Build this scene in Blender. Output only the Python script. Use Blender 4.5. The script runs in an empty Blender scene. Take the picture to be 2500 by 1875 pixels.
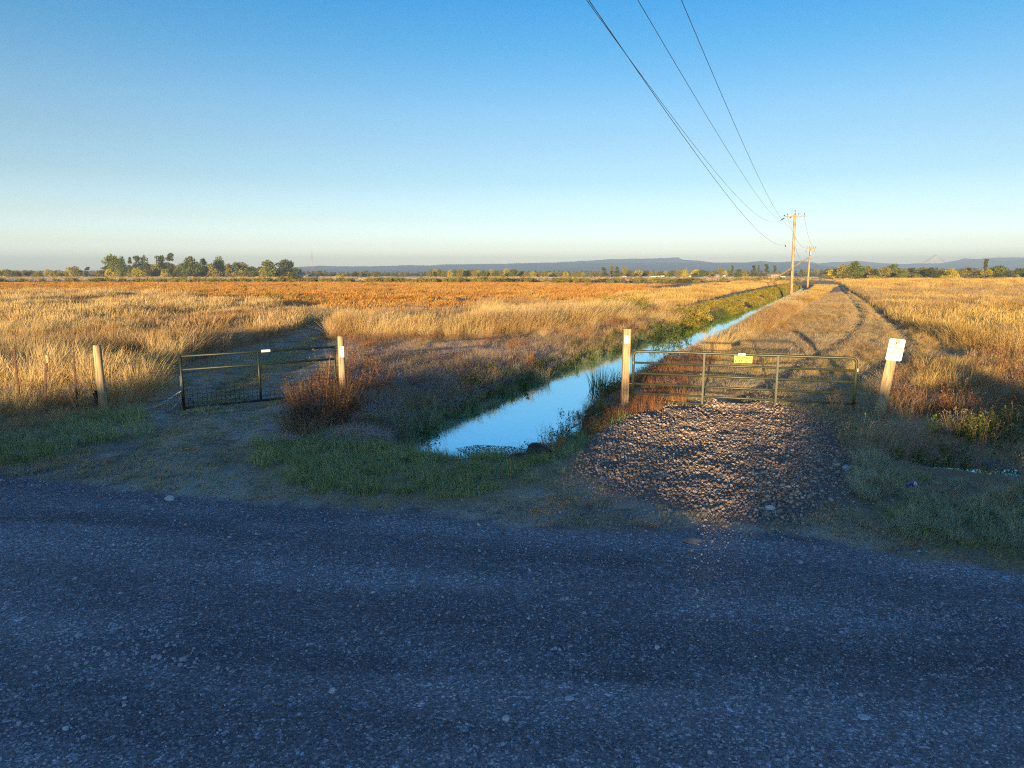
import bpy, math, random
import numpy as np
from mathutils import Vector, Matrix
sc = bpy.context.scene
C = sc.collection
R = math.radians
# ------------------------------------------------------------------ camera
CAMH, PITCH, F = 3.05, R(9.23), 1689.0
cd = bpy.data.cameras.new('camera'); cam = bpy.data.objects.new('camera', cd); C.objects.link(cam); sc.camera = cam
cd.sensor_width = 36; cd.lens = 36*F/2500; cd.clip_start = .1; cd.clip_end = 40000
cam.location = (0, 0, CAMH); cam.rotation_euler = (R(90)-PITCH, 0, 0)
# ------------------------------------------------------------------ sky and sun
EL, AZ = R(4.1), math.atan2(.31, 1)            # low sun behind the camera, light travels ahead and a little to the right
w = bpy.data.worlds.new('World'); sc.world = w; w.use_nodes = True
nt = w.node_tree; bg = nt.nodes['Background']
sky = nt.nodes.new('ShaderNodeTexSky'); sky.sky_type = 'NISHITA'; sky.sun_disc = False
sky.sun_elevation = EL; sky.sun_rotation = math.pi+AZ
sky.air_density = 1.0; sky.dust_density = .3; sky.ozone_density = 2.0
geo = nt.nodes.new('ShaderNodeNewGeometry'); sep = nt.nodes.new('ShaderNodeSeparateXYZ')
tc = nt.nodes.new('ShaderNodeTexCoord'); nt.links.new(tc.outputs['Generated'], sep.inputs[0])
rmp = nt.nodes.new('ShaderNodeValToRGB'); rmp.color_ramp.interpolation = 'B_SPLINE' if False else 'LINEAR'
SKYG = [(0, (2.0, 2.75, 7.0)), (.008, (1.75, 2.4, 5.5)), (.037, (1.16, 1.40, 2.7)), (.072, (.86, .98, 1.5)), (.12, (.64, .76, 1.02)),
        (.172, (.56, .70, .90)), (.21, (.48, .69, .90)), (.28, (.23, .62, .89)), (.34, (.08, .56, .90)), (.55, (.08, .44, .92)), (1.0, (.08, .36, .95))]
els = rmp.color_ramp.elements
while len(els) < len(SKYG): els.new(.5)
for e, (p, c) in zip(els, sorted(SKYG)): e.position = max(0, p)
for e, (p, c) in zip(els, sorted(SKYG)): e.color = (c[0]/8, c[1]/8, c[2]/8, 1)
nt.links.new(sep.outputs['Z'], rmp.inputs[0])
mu = nt.nodes.new('ShaderNodeVectorMath'); mu.operation = 'MULTIPLY'; mu2 = nt.nodes.new('ShaderNodeVectorMath'); mu2.operation = 'SCALE'; mu2.inputs['Scale'].default_value = 6.8
nt.links.new(sky.outputs[0], mu.inputs[0]); nt.links.new(rmp.outputs[0], mu.inputs[1]); nt.links.new(mu.outputs[0], mu2.inputs[0]); nt.links.new(mu2.outputs[0], bg.inputs[0])
bg.inputs[1].default_value = .15
sl = bpy.data.lights.new('sun', 'SUN'); sl.energy = 5.0; sl.angle = R(.5); sl.color = (1, .70, .36)
so = bpy.data.objects.new('sun', sl); C.objects.link(so)
so.rotation_euler = Vector((math.sin(AZ)*math.cos(EL), math.cos(AZ)*math.cos(EL), -math.sin(EL))).to_track_quat('-Z', 'Y').to_euler()
vs = sc.view_settings; vs.view_transform = 'Standard'; vs.look = 'None'; vs.exposure = 1.62; vs.gamma = 1; vs.use_curve_mapping = False
cy = sc.cycles; cy.use_denoising = False; cy.filter_width = 1.15; cy.max_bounces = 6; cy.diffuse_bounces = 2; cy.glossy_bounces = 2; cy.transmission_bounces = 3
cy.volume_bounces = 0; cy.transparent_max_bounces = 4; cy.use_adaptive_sampling = True; cy.adaptive_threshold = .01
# ------------------------------------------------------------------ helpers
sP, cP = math.sin(PITCH), math.cos(PITCH)
def G(px, py, z=0.0):
    """pixel of the 2500 px wide photo -> point of the plane at height z"""
    dx, dz = (px-1250)/F, (937.5-py)/F
    d = Vector((dx, cP+dz*sP, -sP+dz*cP)); t = (z-CAMH)/d.z
    return (d.x*t, d.y*t)
def Zat(y, py):
    k = (937.5-py)/F
    return CAMH + y*(k*cP-sP)/(cP+k*sP)
def Xat(px, y, z=0.0): return (px-1250)/F*(y*cP-(z-CAMH)*sP)
def P3(px, py, y): z = Zat(y, py); return Vector((Xat(px, y, z), y, z))
def project(x, y, z):
    dep = y*cP-(z-CAMH)*sP; up = y*sP+(z-CAMH)*cP
    return 1250+F*x/dep, 937.5-F*up/dep
rng = np.random.default_rng(7)
random.seed(7)
def vnoise(x, y, s=0):
    xi = np.floor(x).astype(np.int64); yi = np.floor(y).astype(np.int64); fx = x-xi; fy = y-yi
    fx = fx*fx*(3-2*fx); fy = fy*fy*(3-2*fy)
    def h(a, b):
        n = (a*374761393+b*668265263+s*974634777) & 0x7fffffff
        n = ((n ^ (n >> 13))*1274126177) & 0x7fffffff
        return ((n ^ (n >> 16)) & 0xffff)/65535.
    return (h(xi, yi)*(1-fx)+h(xi+1, yi)*fx)*(1-fy)+(h(xi, yi+1)*(1-fx)+h(xi+1, yi+1)*fx)*fy
def fbm(x, y, s=0, o=4):
    v = 0; a = .5; t = 0
    for i in range(o): v = v+a*vnoise(x*2**i, y*2**i, s+i*17); t += a; a *= .55
    return v/t
def sst(a, b, x): t = np.clip((x-a)/(b-a), 0, 1); return t*t*(3-2*t)
def inpoly(x, y, poly):
    r = np.zeros(x.shape, bool); n = len(poly)
    for i in range(n):
        x1, y1 = poly[i]; x2, y2 = poly[(i+1) % n]
        if y1 == y2: continue
        c = ((y1 > y) != (y2 > y)) & (x < (x2-x1)*(y-y1)/(y2-y1)+x1)
        r ^= c
    return r
def dseg(x, y, pts, closed=False):
    d = np.full(x.shape, 1e9); P = list(pts)+([pts[0]] if closed else [])
    for (x1, y1), (x2, y2) in zip(P, P[1:]):
        vx, vy = x2-x1, y2-y1; t = np.clip(((x-x1)*vx+(y-y1)*vy)/(vx*vx+vy*vy+1e-12), 0, 1)
        d = np.minimum(d, np.hypot(x-x1-t*vx, y-y1-t*vy))
    return d
def sdist(x, y, poly):                       # signed, inside positive
    return np.where(inpoly(x, y, poly), 1, -1)*dseg(x, y, poly, True)
def GP(pts, z=0.0): return [G(a, b, z) for a, b in pts]
def tag(o, label=None, cat=None, group=None, kind=None):
    if label: o['label'] = label
    if cat: o['category'] = cat
    if group: o['group'] = group
    if kind: o['kind'] = kind
    return o
def empty(name, loc=(0, 0, 0), rz=0, **k):
    o = bpy.data.objects.new(name, None); C.objects.link(o); o.location = loc; o.rotation_euler = (0, 0, rz); o.empty_display_size = .2
    return tag(o, **k)
def mesh_np(name, V, Fc, mat=None, smooth=False):
    me = bpy.data.meshes.new(name); V = np.asarray(V, np.float32)
    if isinstance(Fc, np.ndarray):
        k = Fc.shape[1]; n = len(Fc)
        me.vertices.add(len(V)); me.vertices.foreach_set('co', V.ravel())
        me.loops.add(n*k); me.loops.foreach_set('vertex_index', Fc.astype(np.int32).ravel())
        me.polygons.add(n); me.polygons.foreach_set('loop_start', np.arange(n, dtype=np.int32)*k)
        try: me.polygons.foreach_set('loop_total', np.full(n, k, np.int32))
        except Exception: pass
        me.update(calc_edges=True)
    else: me.from_pydata([tuple(v) for v in V], [], [tuple(f) for f in Fc])
    if mat: me.materials.append(mat)
    if smooth: me.polygons.foreach_set('use_smooth', np.ones(len(me.polygons), bool))
    me.update(); return me
def link(name, me, parent=None, loc=None, **k):
    o = bpy.data.objects.new(name, me); C.objects.link(o)
    if parent: o.parent = parent
    if loc is not None: o.location = loc
    return tag(o, **k)
class MB:
    """collects boxes, tubes and the like for ONE mesh"""
    def __init__(s): s.v = []; s.f = []
    def add(s, v, f): n = len(s.v); s.v += [tuple(q) for q in v]; s.f += [tuple(i+n for i in q) for q in f]; return s
    def box(s, c, size, M=None):
        c = Vector(c); a, b, d = [q/2 for q in size]
        v = [Vector((x*a, y*b, z*d)) for x in (-1, 1) for y in (-1, 1) for z in (-1, 1)]
        if M: v = [M @ q for q in v]
        return s.add([q+c for q in v], [(0, 1, 3, 2), (4, 6, 7, 5), (0, 4, 5, 1), (2, 3, 7, 6), (0, 2, 6, 4), (1, 5, 7, 3)])
    def tube(s, pts, r, n=8, cap=True, wob=0):
        pts = [Vector(p) for p in pts]; rr = r if isinstance(r, (list, tuple)) else [r]*len(pts); V = []; base = None
        for i, p in enumerate(pts):
            t = (pts[min(i+1, len(pts)-1)]-pts[max(i-1, 0)]).normalized()
            if base is None: base = t.orthogonal().normalized()
            base = (base-t*base.dot(t)).normalized(); b2 = t.cross(base)
            for k in range(n):
                a = 2*math.pi*k/n; q = rr[i]*(1+wob*random.uniform(-1, 1)); V.append(p+base*math.cos(a)*q+b2*math.sin(a)*q)
        Fs = [(i*n+k, i*n+(k+1) % n, (i+1)*n+(k+1) % n, (i+1)*n+k) for i in range(len(pts)-1) for k in range(n)]
        if cap: Fs += [tuple(range(n))[::-1], tuple((len(pts)-1)*n+k for k in range(n))]
        return s.add(V, Fs)
    def mesh(s, name, mat, smooth=False):
        me = bpy.data.meshes.new(name); me.from_pydata(s.v, [], s.f); me.materials.append(mat)
        if smooth: me.polygons.foreach_set('use_smooth', np.ones(len(me.polygons), bool))
        me.update(); return me
    def obj(s, name, mat, parent=None, smooth=False, **k): return link(name, s.mesh(name, mat, smooth), parent, **k)
# ------------------------------------------------------------------ materials
def newmat(name):
    m = bpy.data.materials.new(name); m.use_nodes = True; nt = m.node_tree; return m, nt, nt.nodes['Principled BSDF']
def N(nt, t, **k):
    n = nt.nodes.new('ShaderNode'+t)
    for a, b in k.items(): setattr(n, a, b)
    return n
def math_(nt, op, a, b=None, clamp=False):
    n = N(nt, 'Math', operation=op, use_clamp=clamp)
    for i, v in enumerate((a, b)):
        if v is None: continue
        if isinstance(v, (int, float)): n.inputs[i].default_value = v
        else: nt.links.new(v, n.inputs[i])
    return n.outputs[0]
def ramp(nt, fac, cols, pos=None):
    r = N(nt, 'ValToRGB'); e = r.color_ramp.elements
    while len(e) < len(cols): e.new(.5)
    for i, c in enumerate(cols):
        e[i].position = pos[i] if pos else i/(len(cols)-1)
    for i, c in enumerate(cols): e[i].color = (*c, 1)
    nt.links.new(fac, r.inputs[0]); return r.outputs[0]
def noise(nt, vec, scale, detail=3, rough=.6):
    n = N(nt, 'TexNoise'); n.inputs['Scale'].default_value = scale; n.inputs['Detail'].default_value = detail; n.inputs['Roughness'].default_value = rough
    nt.links.new(vec, n.inputs['Vector']); return n.outputs['Fac']
def mixc(nt, a, b, fac, mode='MIX'):
    n = N(nt, 'Mix', data_type='RGBA', blend_type=mode)
    for i, v in ((6, a), (7, b), (0, fac)):
        if isinstance(v, tuple): n.inputs[i].default_value = (*v, 1)
        elif isinstance(v, (int, float)): n.inputs[i].default_value = v
        else: nt.links.new(v, n.inputs[i])
    return n.outputs[2]
def plain(name, col, rough=.7, metal=0, var=.25, scale=9, bump=.0, stretch=None, col2=None):
    m, nt, b = newmat(name); tc = N(nt, 'TexCoord'); vec = tc.outputs['Object']
    if stretch:
        mp = N(nt, 'Mapping'); mp.inputs['Scale'].default_value = stretch; nt.links.new(vec, mp.inputs[0]); vec = mp.outputs[0]
    f = noise(nt, vec, scale, 5)
    c2 = col2 or tuple(x*(1-var*1.6) for x in col); c1 = tuple(min(1, x*(1+var)) for x in col)
    nt.links.new(ramp(nt, f, [c2, col, c1], [.32, .5, .68]), b.inputs['Base Color'])
    b.inputs['Roughness'].default_value = rough; b.inputs['Metallic'].default_value = metal
    if bump:
        bp = N(nt, 'Bump'); bp.inputs['Strength'].default_value = bump; bp.inputs['Distance'].default_value = .01; nt.links.new(f, bp.inputs['Height']); nt.links.new(bp.outputs[0], b.inputs['Normal'])
    return m
def veg(name, cols, tr=.25, wscale=.25, wts=(.5, .22, .38), alt=None):
    m, nt, b = newmat(name); nt.nodes.remove(b); out = nt.nodes['Material Output']
    g = N(nt, 'NewGeometry'); oi = N(nt, 'ObjectInfo')
    f = math_(nt, 'MULTIPLY', noise(nt, g.outputs['Position'], wscale, 4, .65), 1.9)
    f = math_(nt, 'SUBTRACT', f, .45)
    s = math_(nt, 'ADD', math_(nt, 'MULTIPLY', f, wts[0]), math_(nt, 'MULTIPLY', oi.outputs['Random'], wts[1]))
    s = math_(nt, 'ADD', s, math_(nt, 'MULTIPLY', g.outputs['Random Per Island'], wts[2]), True)
    col = ramp(nt, s, cols)
    if alt:
        k = math_(nt, 'MULTIPLY', math_(nt, 'SUBTRACT', noise(nt, g.outputs['Position'], .09, 3, .6), .47), 7, True)
        col = mixc(nt, col, mixc(nt, col, alt, .75), k)
    d = N(nt, 'BsdfDiffuse'); t = N(nt, 'BsdfTranslucent'); mx = N(nt, 'MixShader'); mx.inputs[0].default_value = tr
    nt.links.new(col, d.inputs[0]); nt.links.new(col, t.inputs[0]); nt.links.new(d.outputs[0], mx.inputs[1]); nt.links.new(t.outputs[0], mx.inputs[2]); nt.links.new(mx.outputs[0], out.inputs[0])
    return m
M = {}
M['straw'] = veg('straw', [(.26, .165, .065), (.50, .35, .145), (.69, .52, .24), (.84, .69, .40)], alt=(.36, .205, .095))
M['gold'] = veg('golden_straw', [(.24, .14, .04), (.50, .33, .095), (.70, .50, .17), (.80, .64, .30)], alt=(.34, .19, .06))
M['rust'] = veg('rust_brown_weed', [(.11, .05, .03), (.24, .11, .05), (.38, .20, .09), (.52, .34, .17)])
M['brown'] = veg('brown_dry_grass', [(.16, .105, .06), (.32, .22, .125), (.47, .345, .205), (.64, .50, .32)])
M['mauve'] = veg('grey_brown_thatch', [(.22, .175, .165), (.40, .325, .30), (.56, .47, .43), (.72, .62, .54)])
M['mat'] = veg('cut_straw', [(.26, .20, .09), (.46, .35, .17), (.62, .49, .27), (.75, .62, .38)], .15)
M['green'] = veg('green_grass', [(.09, .12, .04), (.24, .29, .095), (.42, .46, .19), (.75, .68, .42)])
M['greygreen'] = veg('grey_green_grass', [(.17, .20, .10), (.33, .36, .20), (.50, .50, .32), (.75, .70, .52)])
M['leaf'] = veg('bank_leaves', [(.03, .055, .014), (.07, .105, .024), (.16, .19, .035), (.34, .31, .05)])
M['leaffar'] = veg('far_bank_leaves', [(.09, .085, .018), (.19, .17, .03), (.33, .27, .05), (.52, .38, .10)])
M['twig'] = veg('brown_twigs', [(.035, .024, .018), (.08, .052, .036), (.14, .088, .056), (.28, .19, .12)])
M['orange'] = veg('orange_stubble', [(.22, .095, .025), (.36, .165, .038), (.48, .245, .062), (.64, .42, .14)], .1, .06, alt=(.50, .33, .10))
M['treeA'] = veg('crown_green', [(.05, .07, .015), (.10, .13, .022), (.17, .20, .035), (.28, .28, .05)], .25, .12, (.35, .3, .4))
M['treeB'] = veg('crown_dark', [(.025, .035, .013), (.055, .07, .02), (.10, .11, .03), (.16, .16, .045)], .2, .12, (.35, .3, .4))
M['treeC'] = veg('crown_yellow', [(.15, .15, .02), (.32, .29, .03), (.52, .43, .04), (.68, .52, .06)], .25, .12, (.35, .3, .4))
M['treeD'] = veg('crown_olive', [(.09, .09, .025), (.18, .165, .035), (.30, .25, .05), (.42, .33, .075)], .25, .12, (.35, .3, .4))
HAZE = 3.3e-4
M['darkdock'] = veg('dock_seeds', [(.03, .012, .008), (.06, .025, .015), (.09, .04, .02)])
M['bark'] = plain('bark', (.10, .075, .055), .9)
M['white'] = plain('white_sign_paint', (.80, .80, .78), .45, var=.05)
M['yellow'] = plain('yellow_sign', (.82, .66, .08), .5, var=.06)
M['ink'] = plain('black_ink', (.03, .03, .03), .6, var=.1)
M['red'] = plain('red_ink', (.55, .09, .04), .6, var=.1)
M['postwood'] = plain('weathered_post_wood', (.42, .31, .17), .85, var=.35, scale=5, bump=.6, stretch=(6, 6, .5))
M['plankwood'] = plain('brown_post_wood', (.44, .30, .16), .85, var=.3, scale=5, bump=.6, stretch=(8, 8, .5))
M['polewood'] = plain('utility_pole_wood', (.42, .28, .14), .85, var=.4, scale=2.2, stretch=(3, 3, .6), col2=(.07, .045, .03))
M['galv'] = plain('galvanised_steel', (.55, .56, .57), .38, .85, var=.15)
M['wire'] = plain('wire_metal', (.10, .10, .11), .5, .6)
M['rustysteel'] = plain('rusty_steel', (.095, .048, .03), .85, var=.4, scale=14)
M['gate_green'] = plain('green_gate_paint', (.011, .023, .017), .5, var=.2, scale=6)
M['gate_olive'] = plain('olive_gate_paint', (.042, .052, .026), .42, var=.25, scale=5)
M['gate_upright'] = plain('olive_gate_upright_paint', (.030, .036, .019), .5, var=.25, scale=5)
M['insul'] = plain('insulator_grey', (.06, .065, .07), .35, var=.1)
# ------------------------------------------------------------------ layout in world units, traced on the photo
ZW = -.62
WL = [(1018, 1092), (1130, 1023), (1232, 977), (1356, 921), (1469, 876), (1605, 830), (1740, 789), (1830, 754), (1905, 724)]
WR = [(1930, 721), (1862, 756), (1778, 803), (1660, 862), (1582, 893), (1514, 938), (1446, 962), (1402, 990), (1382, 1020), (1380, 1052), (1330, 1080), (1290, 1113)]
WE = [(1255, 1136), (1170, 1136), (1100, 1128), (1030, 1116)]
wl, wr, we = GP(WL, ZW), GP(WR, ZW), GP(WE, ZW)
dirv = Vector((wl[-1][0]-wl[-2][0], wl[-1][1]-wl[-2][1])).normalized()
far = [(43.9+34*.9*k*1.0, 113+74*.9*k) for k in (0, )]
endL = (wl[-1][0]+.42*70, wl[-1][1]+.907*70); endR = (wr[0][0]+.42*70-.4, wr[0][1]+.907*70)
WATER = wl+[endL, endR]+wr+we
ROADE = GP([(-2600, 905), (-900, 1085), (0, 1165), (200, 1180), (370, 1208), (600, 1228), (850, 1246), (1050, 1262), (1250, 1288), (1480, 1294), (1700, 1290), (1900, 1302), (2100, 1338), (2300, 1375), (2500, 1402), (3300, 1490), (6500, 1800)])
ROAD = ROADE+[(60, -9), (-60, -9)]
PAD = GP([(1425, 1075), (1500, 1030), (1560, 1012), (1640, 990), (1780, 985), (1900, 1000), (1990, 1022), (2060, 1060), (2090, 1110), (2075, 1180), (2010, 1255), (1920, 1285), (1750, 1262), (1640, 1240), (1500, 1200), (1420, 1160)])
LT = GP([(-1200, 1080), (0, 1108), (108, 1062), (253, 1030), (325, 990), (434, 955), (434, 890), (542, 868), (615, 845), (723, 808), (796, 783), (870, 762), (930, 752), (980, 750), (900, 764), (863, 778), (835, 798), (812, 830), (835, 880), (760, 930), (690, 1000), (640, 1060), (600, 1100), (620, 1170), (700, 1215), (850, 1222), (1150, 1235), (1290, 1190), (1420, 1165), (1500, 1205), (1700, 1262), (1920, 1290), (2060, 1240), (2130, 1290), (2330, 1372), (1700, 1330), (850, 1290), (-1200, 1150)])
RT = GP([(1560, 1020), (1640, 985), (1700, 930), (1760, 880), (1830, 835), (1900, 792), (1975, 745), (2022, 712), (2040, 697), (2052, 692), (2062, 697), (2090, 722), (2150, 760), (2215, 808), (2300, 845), (2420, 870), (2330, 905), (2200, 925), (2190, 1015), (2170, 1050), (2090, 1075), (2050, 1045), (1985, 1015), (1900, 1000), (1750, 985)])
RUT1 = GP([(1800, 985), (1900, 930), (2000, 870), (2068, 828), (2098, 795), (2100, 765), (2085, 740), (2058, 710), (2048, 694)])
RUT2 = GP([(1960, 1000), (2100, 935), (2190, 880), (2215, 838), (2185, 797), (2148, 772), (2112, 742), (2075, 712), (2056, 694)])
LR1 = GP([(330, 1100), (430, 1010), (560, 925), (690, 850), (790, 805), (880, 768)])
LR2 = GP([(520, 1130), (600, 1010), (690, 925), (760, 860), (815, 815), (890, 770)])
LRM = GP([(500, 1010), (600, 930), (700, 870), (790, 815)])
RDITCH = GP([(2170, 1116), (2230, 1128), (2380, 1150), (2600, 1170), (3300, 1230)], -.3)
MIDG = GP([(808, 828), (900, 826), (1000, 824), (1224, 819), (1330, 812), (1420, 800), (1530, 782), (1640, 752), (1780, 716), (1880, 697), (1985, 684), (1900, 684), (1700, 700), (1500, 728), (1350, 748), (1100, 768), (950, 772), (860, 780), (815, 805)])
def hfun(x, y):
    wd = -sdist(x, y, WATER) + (fbm(x*1.3, y*1.3, 3)-.5)*.35
    h = (fbm(x*.5, y*.5, 1)-.5)*.10+(fbm(x*2.5, y*2.5, 2, 3)-.5)*.05
    rd = sdist(x, y, ROAD)
    h = h*(1-.75*sst(-.4, .6, rd))+.03*sst(0, 2, rd)
    ln = y+.18*x+.35*(fbm(x*.15, y*.1, 400)-.5)
    for c_ in (3.3, 4.9, 6.3, 7.8): h = h-.014*np.exp(-((ln-c_)/.24)**2)*sst(.2, .8, rd)
    for c_ in (4.1, 5.6, 7.1): h = h+.014*np.exp(-((ln-c_)/.12)**2)*sst(.2, .8, rd)*sst(.3, .6, fbm(x*.6, y*2, 402))
    h += .05*np.exp(-((rd-1.15-.3*fbm(x*.4, y*.4, 9))/.16)**2)*sst(2.2, 4.2, x)            # windrow of loose gravel on the right
    h += (fbm(x*.35-y*.0, y*2.4, 12, 3)-.5)*.05*sst(.2, 1, rd)
    pad = sdist(x, y, PAD); h += .03*sst(-.5, .8, pad)+.03*(fbm(x*1.1, y*1.1, 4)-.5)*sst(-.3, .3, pad)
    for r_, dep, wd_ in ((RUT1, .21, .27), (RUT2, .21, .27), (LR1, .06, .3), (LR2, .06, .3)):
        d = dseg(x, y, r_); h = h-dep*np.exp(-(d/wd_)**2)+dep*.45*np.exp(-((d-.55)/.3)**2)
    bank = sst(-.15, 1.9, wd)
    h = np.where(wd < 1.9, (h-ZW+.12)*bank+ZW-.12, h)
    h = np.where(wd < 0, ZW-.12-.4*sst(0, .8, -wd), h)
    rdd = dseg(x, y, RDITCH); h = h-.50*(1-sst(.5, 1.4, rdd))
    return h
def hz(x, y): return hfun(np.atleast_1d(np.float64(x)), np.atleast_1d(np.float64(y)))
def hz1(x, y): return float(hz(x, y)[0])
# ------------------------------------------------------------------ ground
def axis(a0, a1, fine0, fine1, st, g, cap, g2, cap_at):
    v = list(np.arange(fine0, fine1, st)); s = st; x = v[-1]
    while x < a1:
        s = min(s*g, cap) if x < cap_at else s*g2
        x += s; v.append(x)
    s = st; x = v[0]; L = []
    while x > a0:
        s = min(s*g, cap) if x > -cap_at else s*g2
        x -= s; L.append(x)
    return np.array(L[::-1]+v)
gx = axis(-9500, 9500, -9, 9, .1, 1.012, .33, 1.13, 75)
gy = axis(-160, 9800, 3.0, 24, .095, 1.02, .55, 1.13, 135)
X, Y = np.meshgrid(gx, gy); X = X.ravel(); Y = Y.ravel(); Z = hfun(X, Y)
Z += sst(250, 2500, np.hypot(X, Y))*(-.8)
jit = fbm(X*1.2, Y*1.2, 31)-.5; jit2 = fbm(X*5, Y*5, 33)-.5
ORANGE = GP([(-3500, 722), (-1200, 716), (0, 712), (250, 714), (500, 732), (800, 762), (850, 768), (950, 771), (1100, 768), (1350, 748), (1520, 729), (1640, 712), (1560, 702), (1650, 695), (1300, 691), (900, 690), (0, 690), (-3500, 688)])
sd = {k: sdist(X, Y, p) for k, p in dict(road=ROAD, pad=PAD, lt=LT, rt=RT, org=ORANGE, wat=WATER).items()}
def mixv(a, b, t): return a*(1-t[:, None])+np.array(b)*t[:, None]
n1 = fbm(X*.16, Y*.16, 41); n2 = fbm(X*.9, Y*.9, 42); n3 = fbm(X*4, Y*4, 43, 3)
col = mixv(np.tile((.22, .16, .085), (len(X), 1)), (.38, .28, .14), sst(.35, .65, n1))
col = mixv(col, (.52, .37, .16), sst(150, 200, Y))
col = mixv(col, (.14, .13, .05), sst(196, 203, Y+jit*16)*(1-sst(222, 232, Y+jit*16))*(X < 90))
col = mixv(col, (.68, .52, .28), sst(236, 245, Y)*(X < 120)*(1-sst(440, 480, Y)))
col = mixv(col, (.10, .11, .045), sst(470, 600, Y))
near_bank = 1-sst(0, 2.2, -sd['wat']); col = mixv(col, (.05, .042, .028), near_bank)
# dirt and worn tracks
t = sst(-.35, .35, sd['lt']+jit*.9); dirt = mixv(np.tile((.26, .225, .165), (len(X), 1)), (.44, .385, .28), sst(.38, .62, n2))
dirt = mixv(dirt, (.085, .078, .072), sst(.57, .72, n3)*.8); dirt = mixv(dirt, (.38, .34, .26), sst(.55, .75, fbm(X*1.7, Y*.8, 51))*.6)
col = mixv(col, (0, 0, 0), t*0); col = col*(1-t[:, None])+dirt*t[:, None]
d = dseg(X, Y, LRM); col = mixv(col, (.05, .09, .02), np.exp(-(d/.5)**2)*.8*sst(.3, .6, n2+.15))
t = sst(-.3, .4, sd['rt']+jit*.8); mt = mixv(np.tile((.38, .28, .13), (len(X), 1)), (.55, .42, .22), sst(.35, .65, n2)); col = col*(1-t[:, None])+mt*t[:, None]
for r_ in (RUT1, RUT2):
    d = dseg(X, Y, r_); col = mixv(col, (.22, .17, .10), np.exp(-(d/.3)**2)*.75)
t = sst(-1.5, 1.5, sd['org']+jit*12); oc = mixv(np.tile((.32, .145, .033), (len(X), 1)), (.44, .23, .055), sst(.3, .7, fbm(X*.03, Y*.16, 61)))
oc = mixv(oc, (.48, .29, .08), sst(.56, .72, fbm(X*.05+9, Y*.2, 62))*.7); col = col*(1-t[:, None])+oc*t[:, None]
# gravel road
rc = mixv(np.tile((.185, .176, .176), (len(X), 1)), (.275, .262, .26), sst(.35, .65, fbm(X*.28-Y*.1, Y*1.1+X*.12, 71)))
rc = mixv(rc, (.12, .114, .115), sst(.52, .68, fbm(X*.22, Y*1.2+X*.18, 72))*.8); rc = mixv(rc, (.24, .23, .21), sst(.62, .8, fbm(X*.6+5, Y*.6, 73))*.5)
lane = Y+.18*X+.35*(fbm(X*.15, Y*.1, 400)-.5); wheel = sum(np.exp(-((lane-c_)/.30)**2) for c_ in (3.3, 4.9, 6.3, 7.8)); ridgeb = sum(np.exp(-((lane-c_)/.16)**2) for c_ in (4.1, 5.6, 7.1))
rc = mixv(rc, (.34, .335, .33), .55*wheel*sst(.3, .6, fbm(X*.4, Y*1.5, 401))); rc = mixv(rc, (.13, .127, .127), .6*ridgeb*sst(.35, .6, fbm(X*.5, Y*2, 402)))
t = sst(-.12, .12, sd['road']+jit*.35+jit2*.2); col = col*(1-t[:, None])+rc*t[:, None]
t = sst(-.2, .2, sd['pad']+jit*.5); col = mixv(col, (.17, .145, .12), t)
roadmask = np.clip(sst(-.15, .15, sd['road']+jit*.35+jit2*.2)+sst(-.2, .2, sd['pad'])*.6, 0, 1)
nx, ny = len(gx), len(gy)
idx = np.arange(nx*ny).reshape(ny, nx)
quads = np.stack([idx[:-1, :-1], idx[:-1, 1:], idx[1:, 1:], idx[1:, :-1]], -1).reshape(-1, 4)
m, nt, b = newmat('ground_soil'); at = N(nt, 'VertexColor', layer_name='col'); at2 = N(nt, 'Attribute', attribute_name='rm'); g = N(nt, 'NewGeometry'); pos = g.outputs['Position']
vo = N(nt, 'TexVoronoi'); vo.inputs['Scale'].default_value = 66; nt.links.new(pos, vo.inputs['Vector'])
vo2 = N(nt, 'TexVoronoi'); vo2.inputs['Scale'].default_value = 24; nt.links.new(pos, vo2.inputs['Vector'])
hs = N(nt, 'SeparateColor'); nt.links.new(vo.outputs['Color'], hs.inputs[0]); hs2 = N(nt, 'SeparateColor'); nt.links.new(vo2.outputs['Color'], hs2.inputs[0])
peb = ramp(nt, hs.outputs[0], [(.5, .5, .5), (.85, .85, .85), (1.2, 1.2, 1.2), (2.3, 2.3, 2.3)], [0, .5, .86, .97])
peb2 = ramp(nt, hs2.outputs[1], [(.85, .85, .85), (1, 1, 1), (1.08, 1.08, 1.08), (1.7, 1.7, 1.78)], [0, .6, .93, .99])
ps = N(nt, 'VectorMath', operation='MULTIPLY'); nt.links.new(peb, ps.inputs[0]); nt.links.new(peb2, ps.inputs[1])
soilv = ramp(nt, noise(nt, pos, 28, 5, .75), [(.45, .45, .43), (1, 1, 1), (1.6, 1.58, 1.5)], [.3, .5, .7])
det = mixc(nt, soilv, ps.outputs[0], at2.outputs['Fac'])
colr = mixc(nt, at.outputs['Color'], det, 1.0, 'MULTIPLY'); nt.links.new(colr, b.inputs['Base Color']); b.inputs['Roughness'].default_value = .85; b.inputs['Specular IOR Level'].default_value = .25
inv = math_(nt, 'SUBTRACT', 1.0, vo.outputs['Distance'])
hh = math_(nt, 'ADD', math_(nt, 'MULTIPLY', inv, at2.outputs['Fac']), math_(nt, 'MULTIPLY', noise(nt, pos, 30, 4, .7), 1.2))
bp = N(nt, 'Bump'); bp.inputs['Strength'].default_value = .45; bp.inputs['Distance'].default_value = .014; nt.links.new(hh, bp.inputs['Height']); nt.links.new(bp.outputs[0], b.inputs['Normal'])
M['soil'] = m
fc = quads; cxf = X[fc].mean(1); cyf = Y[fc].mean(1)
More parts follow.
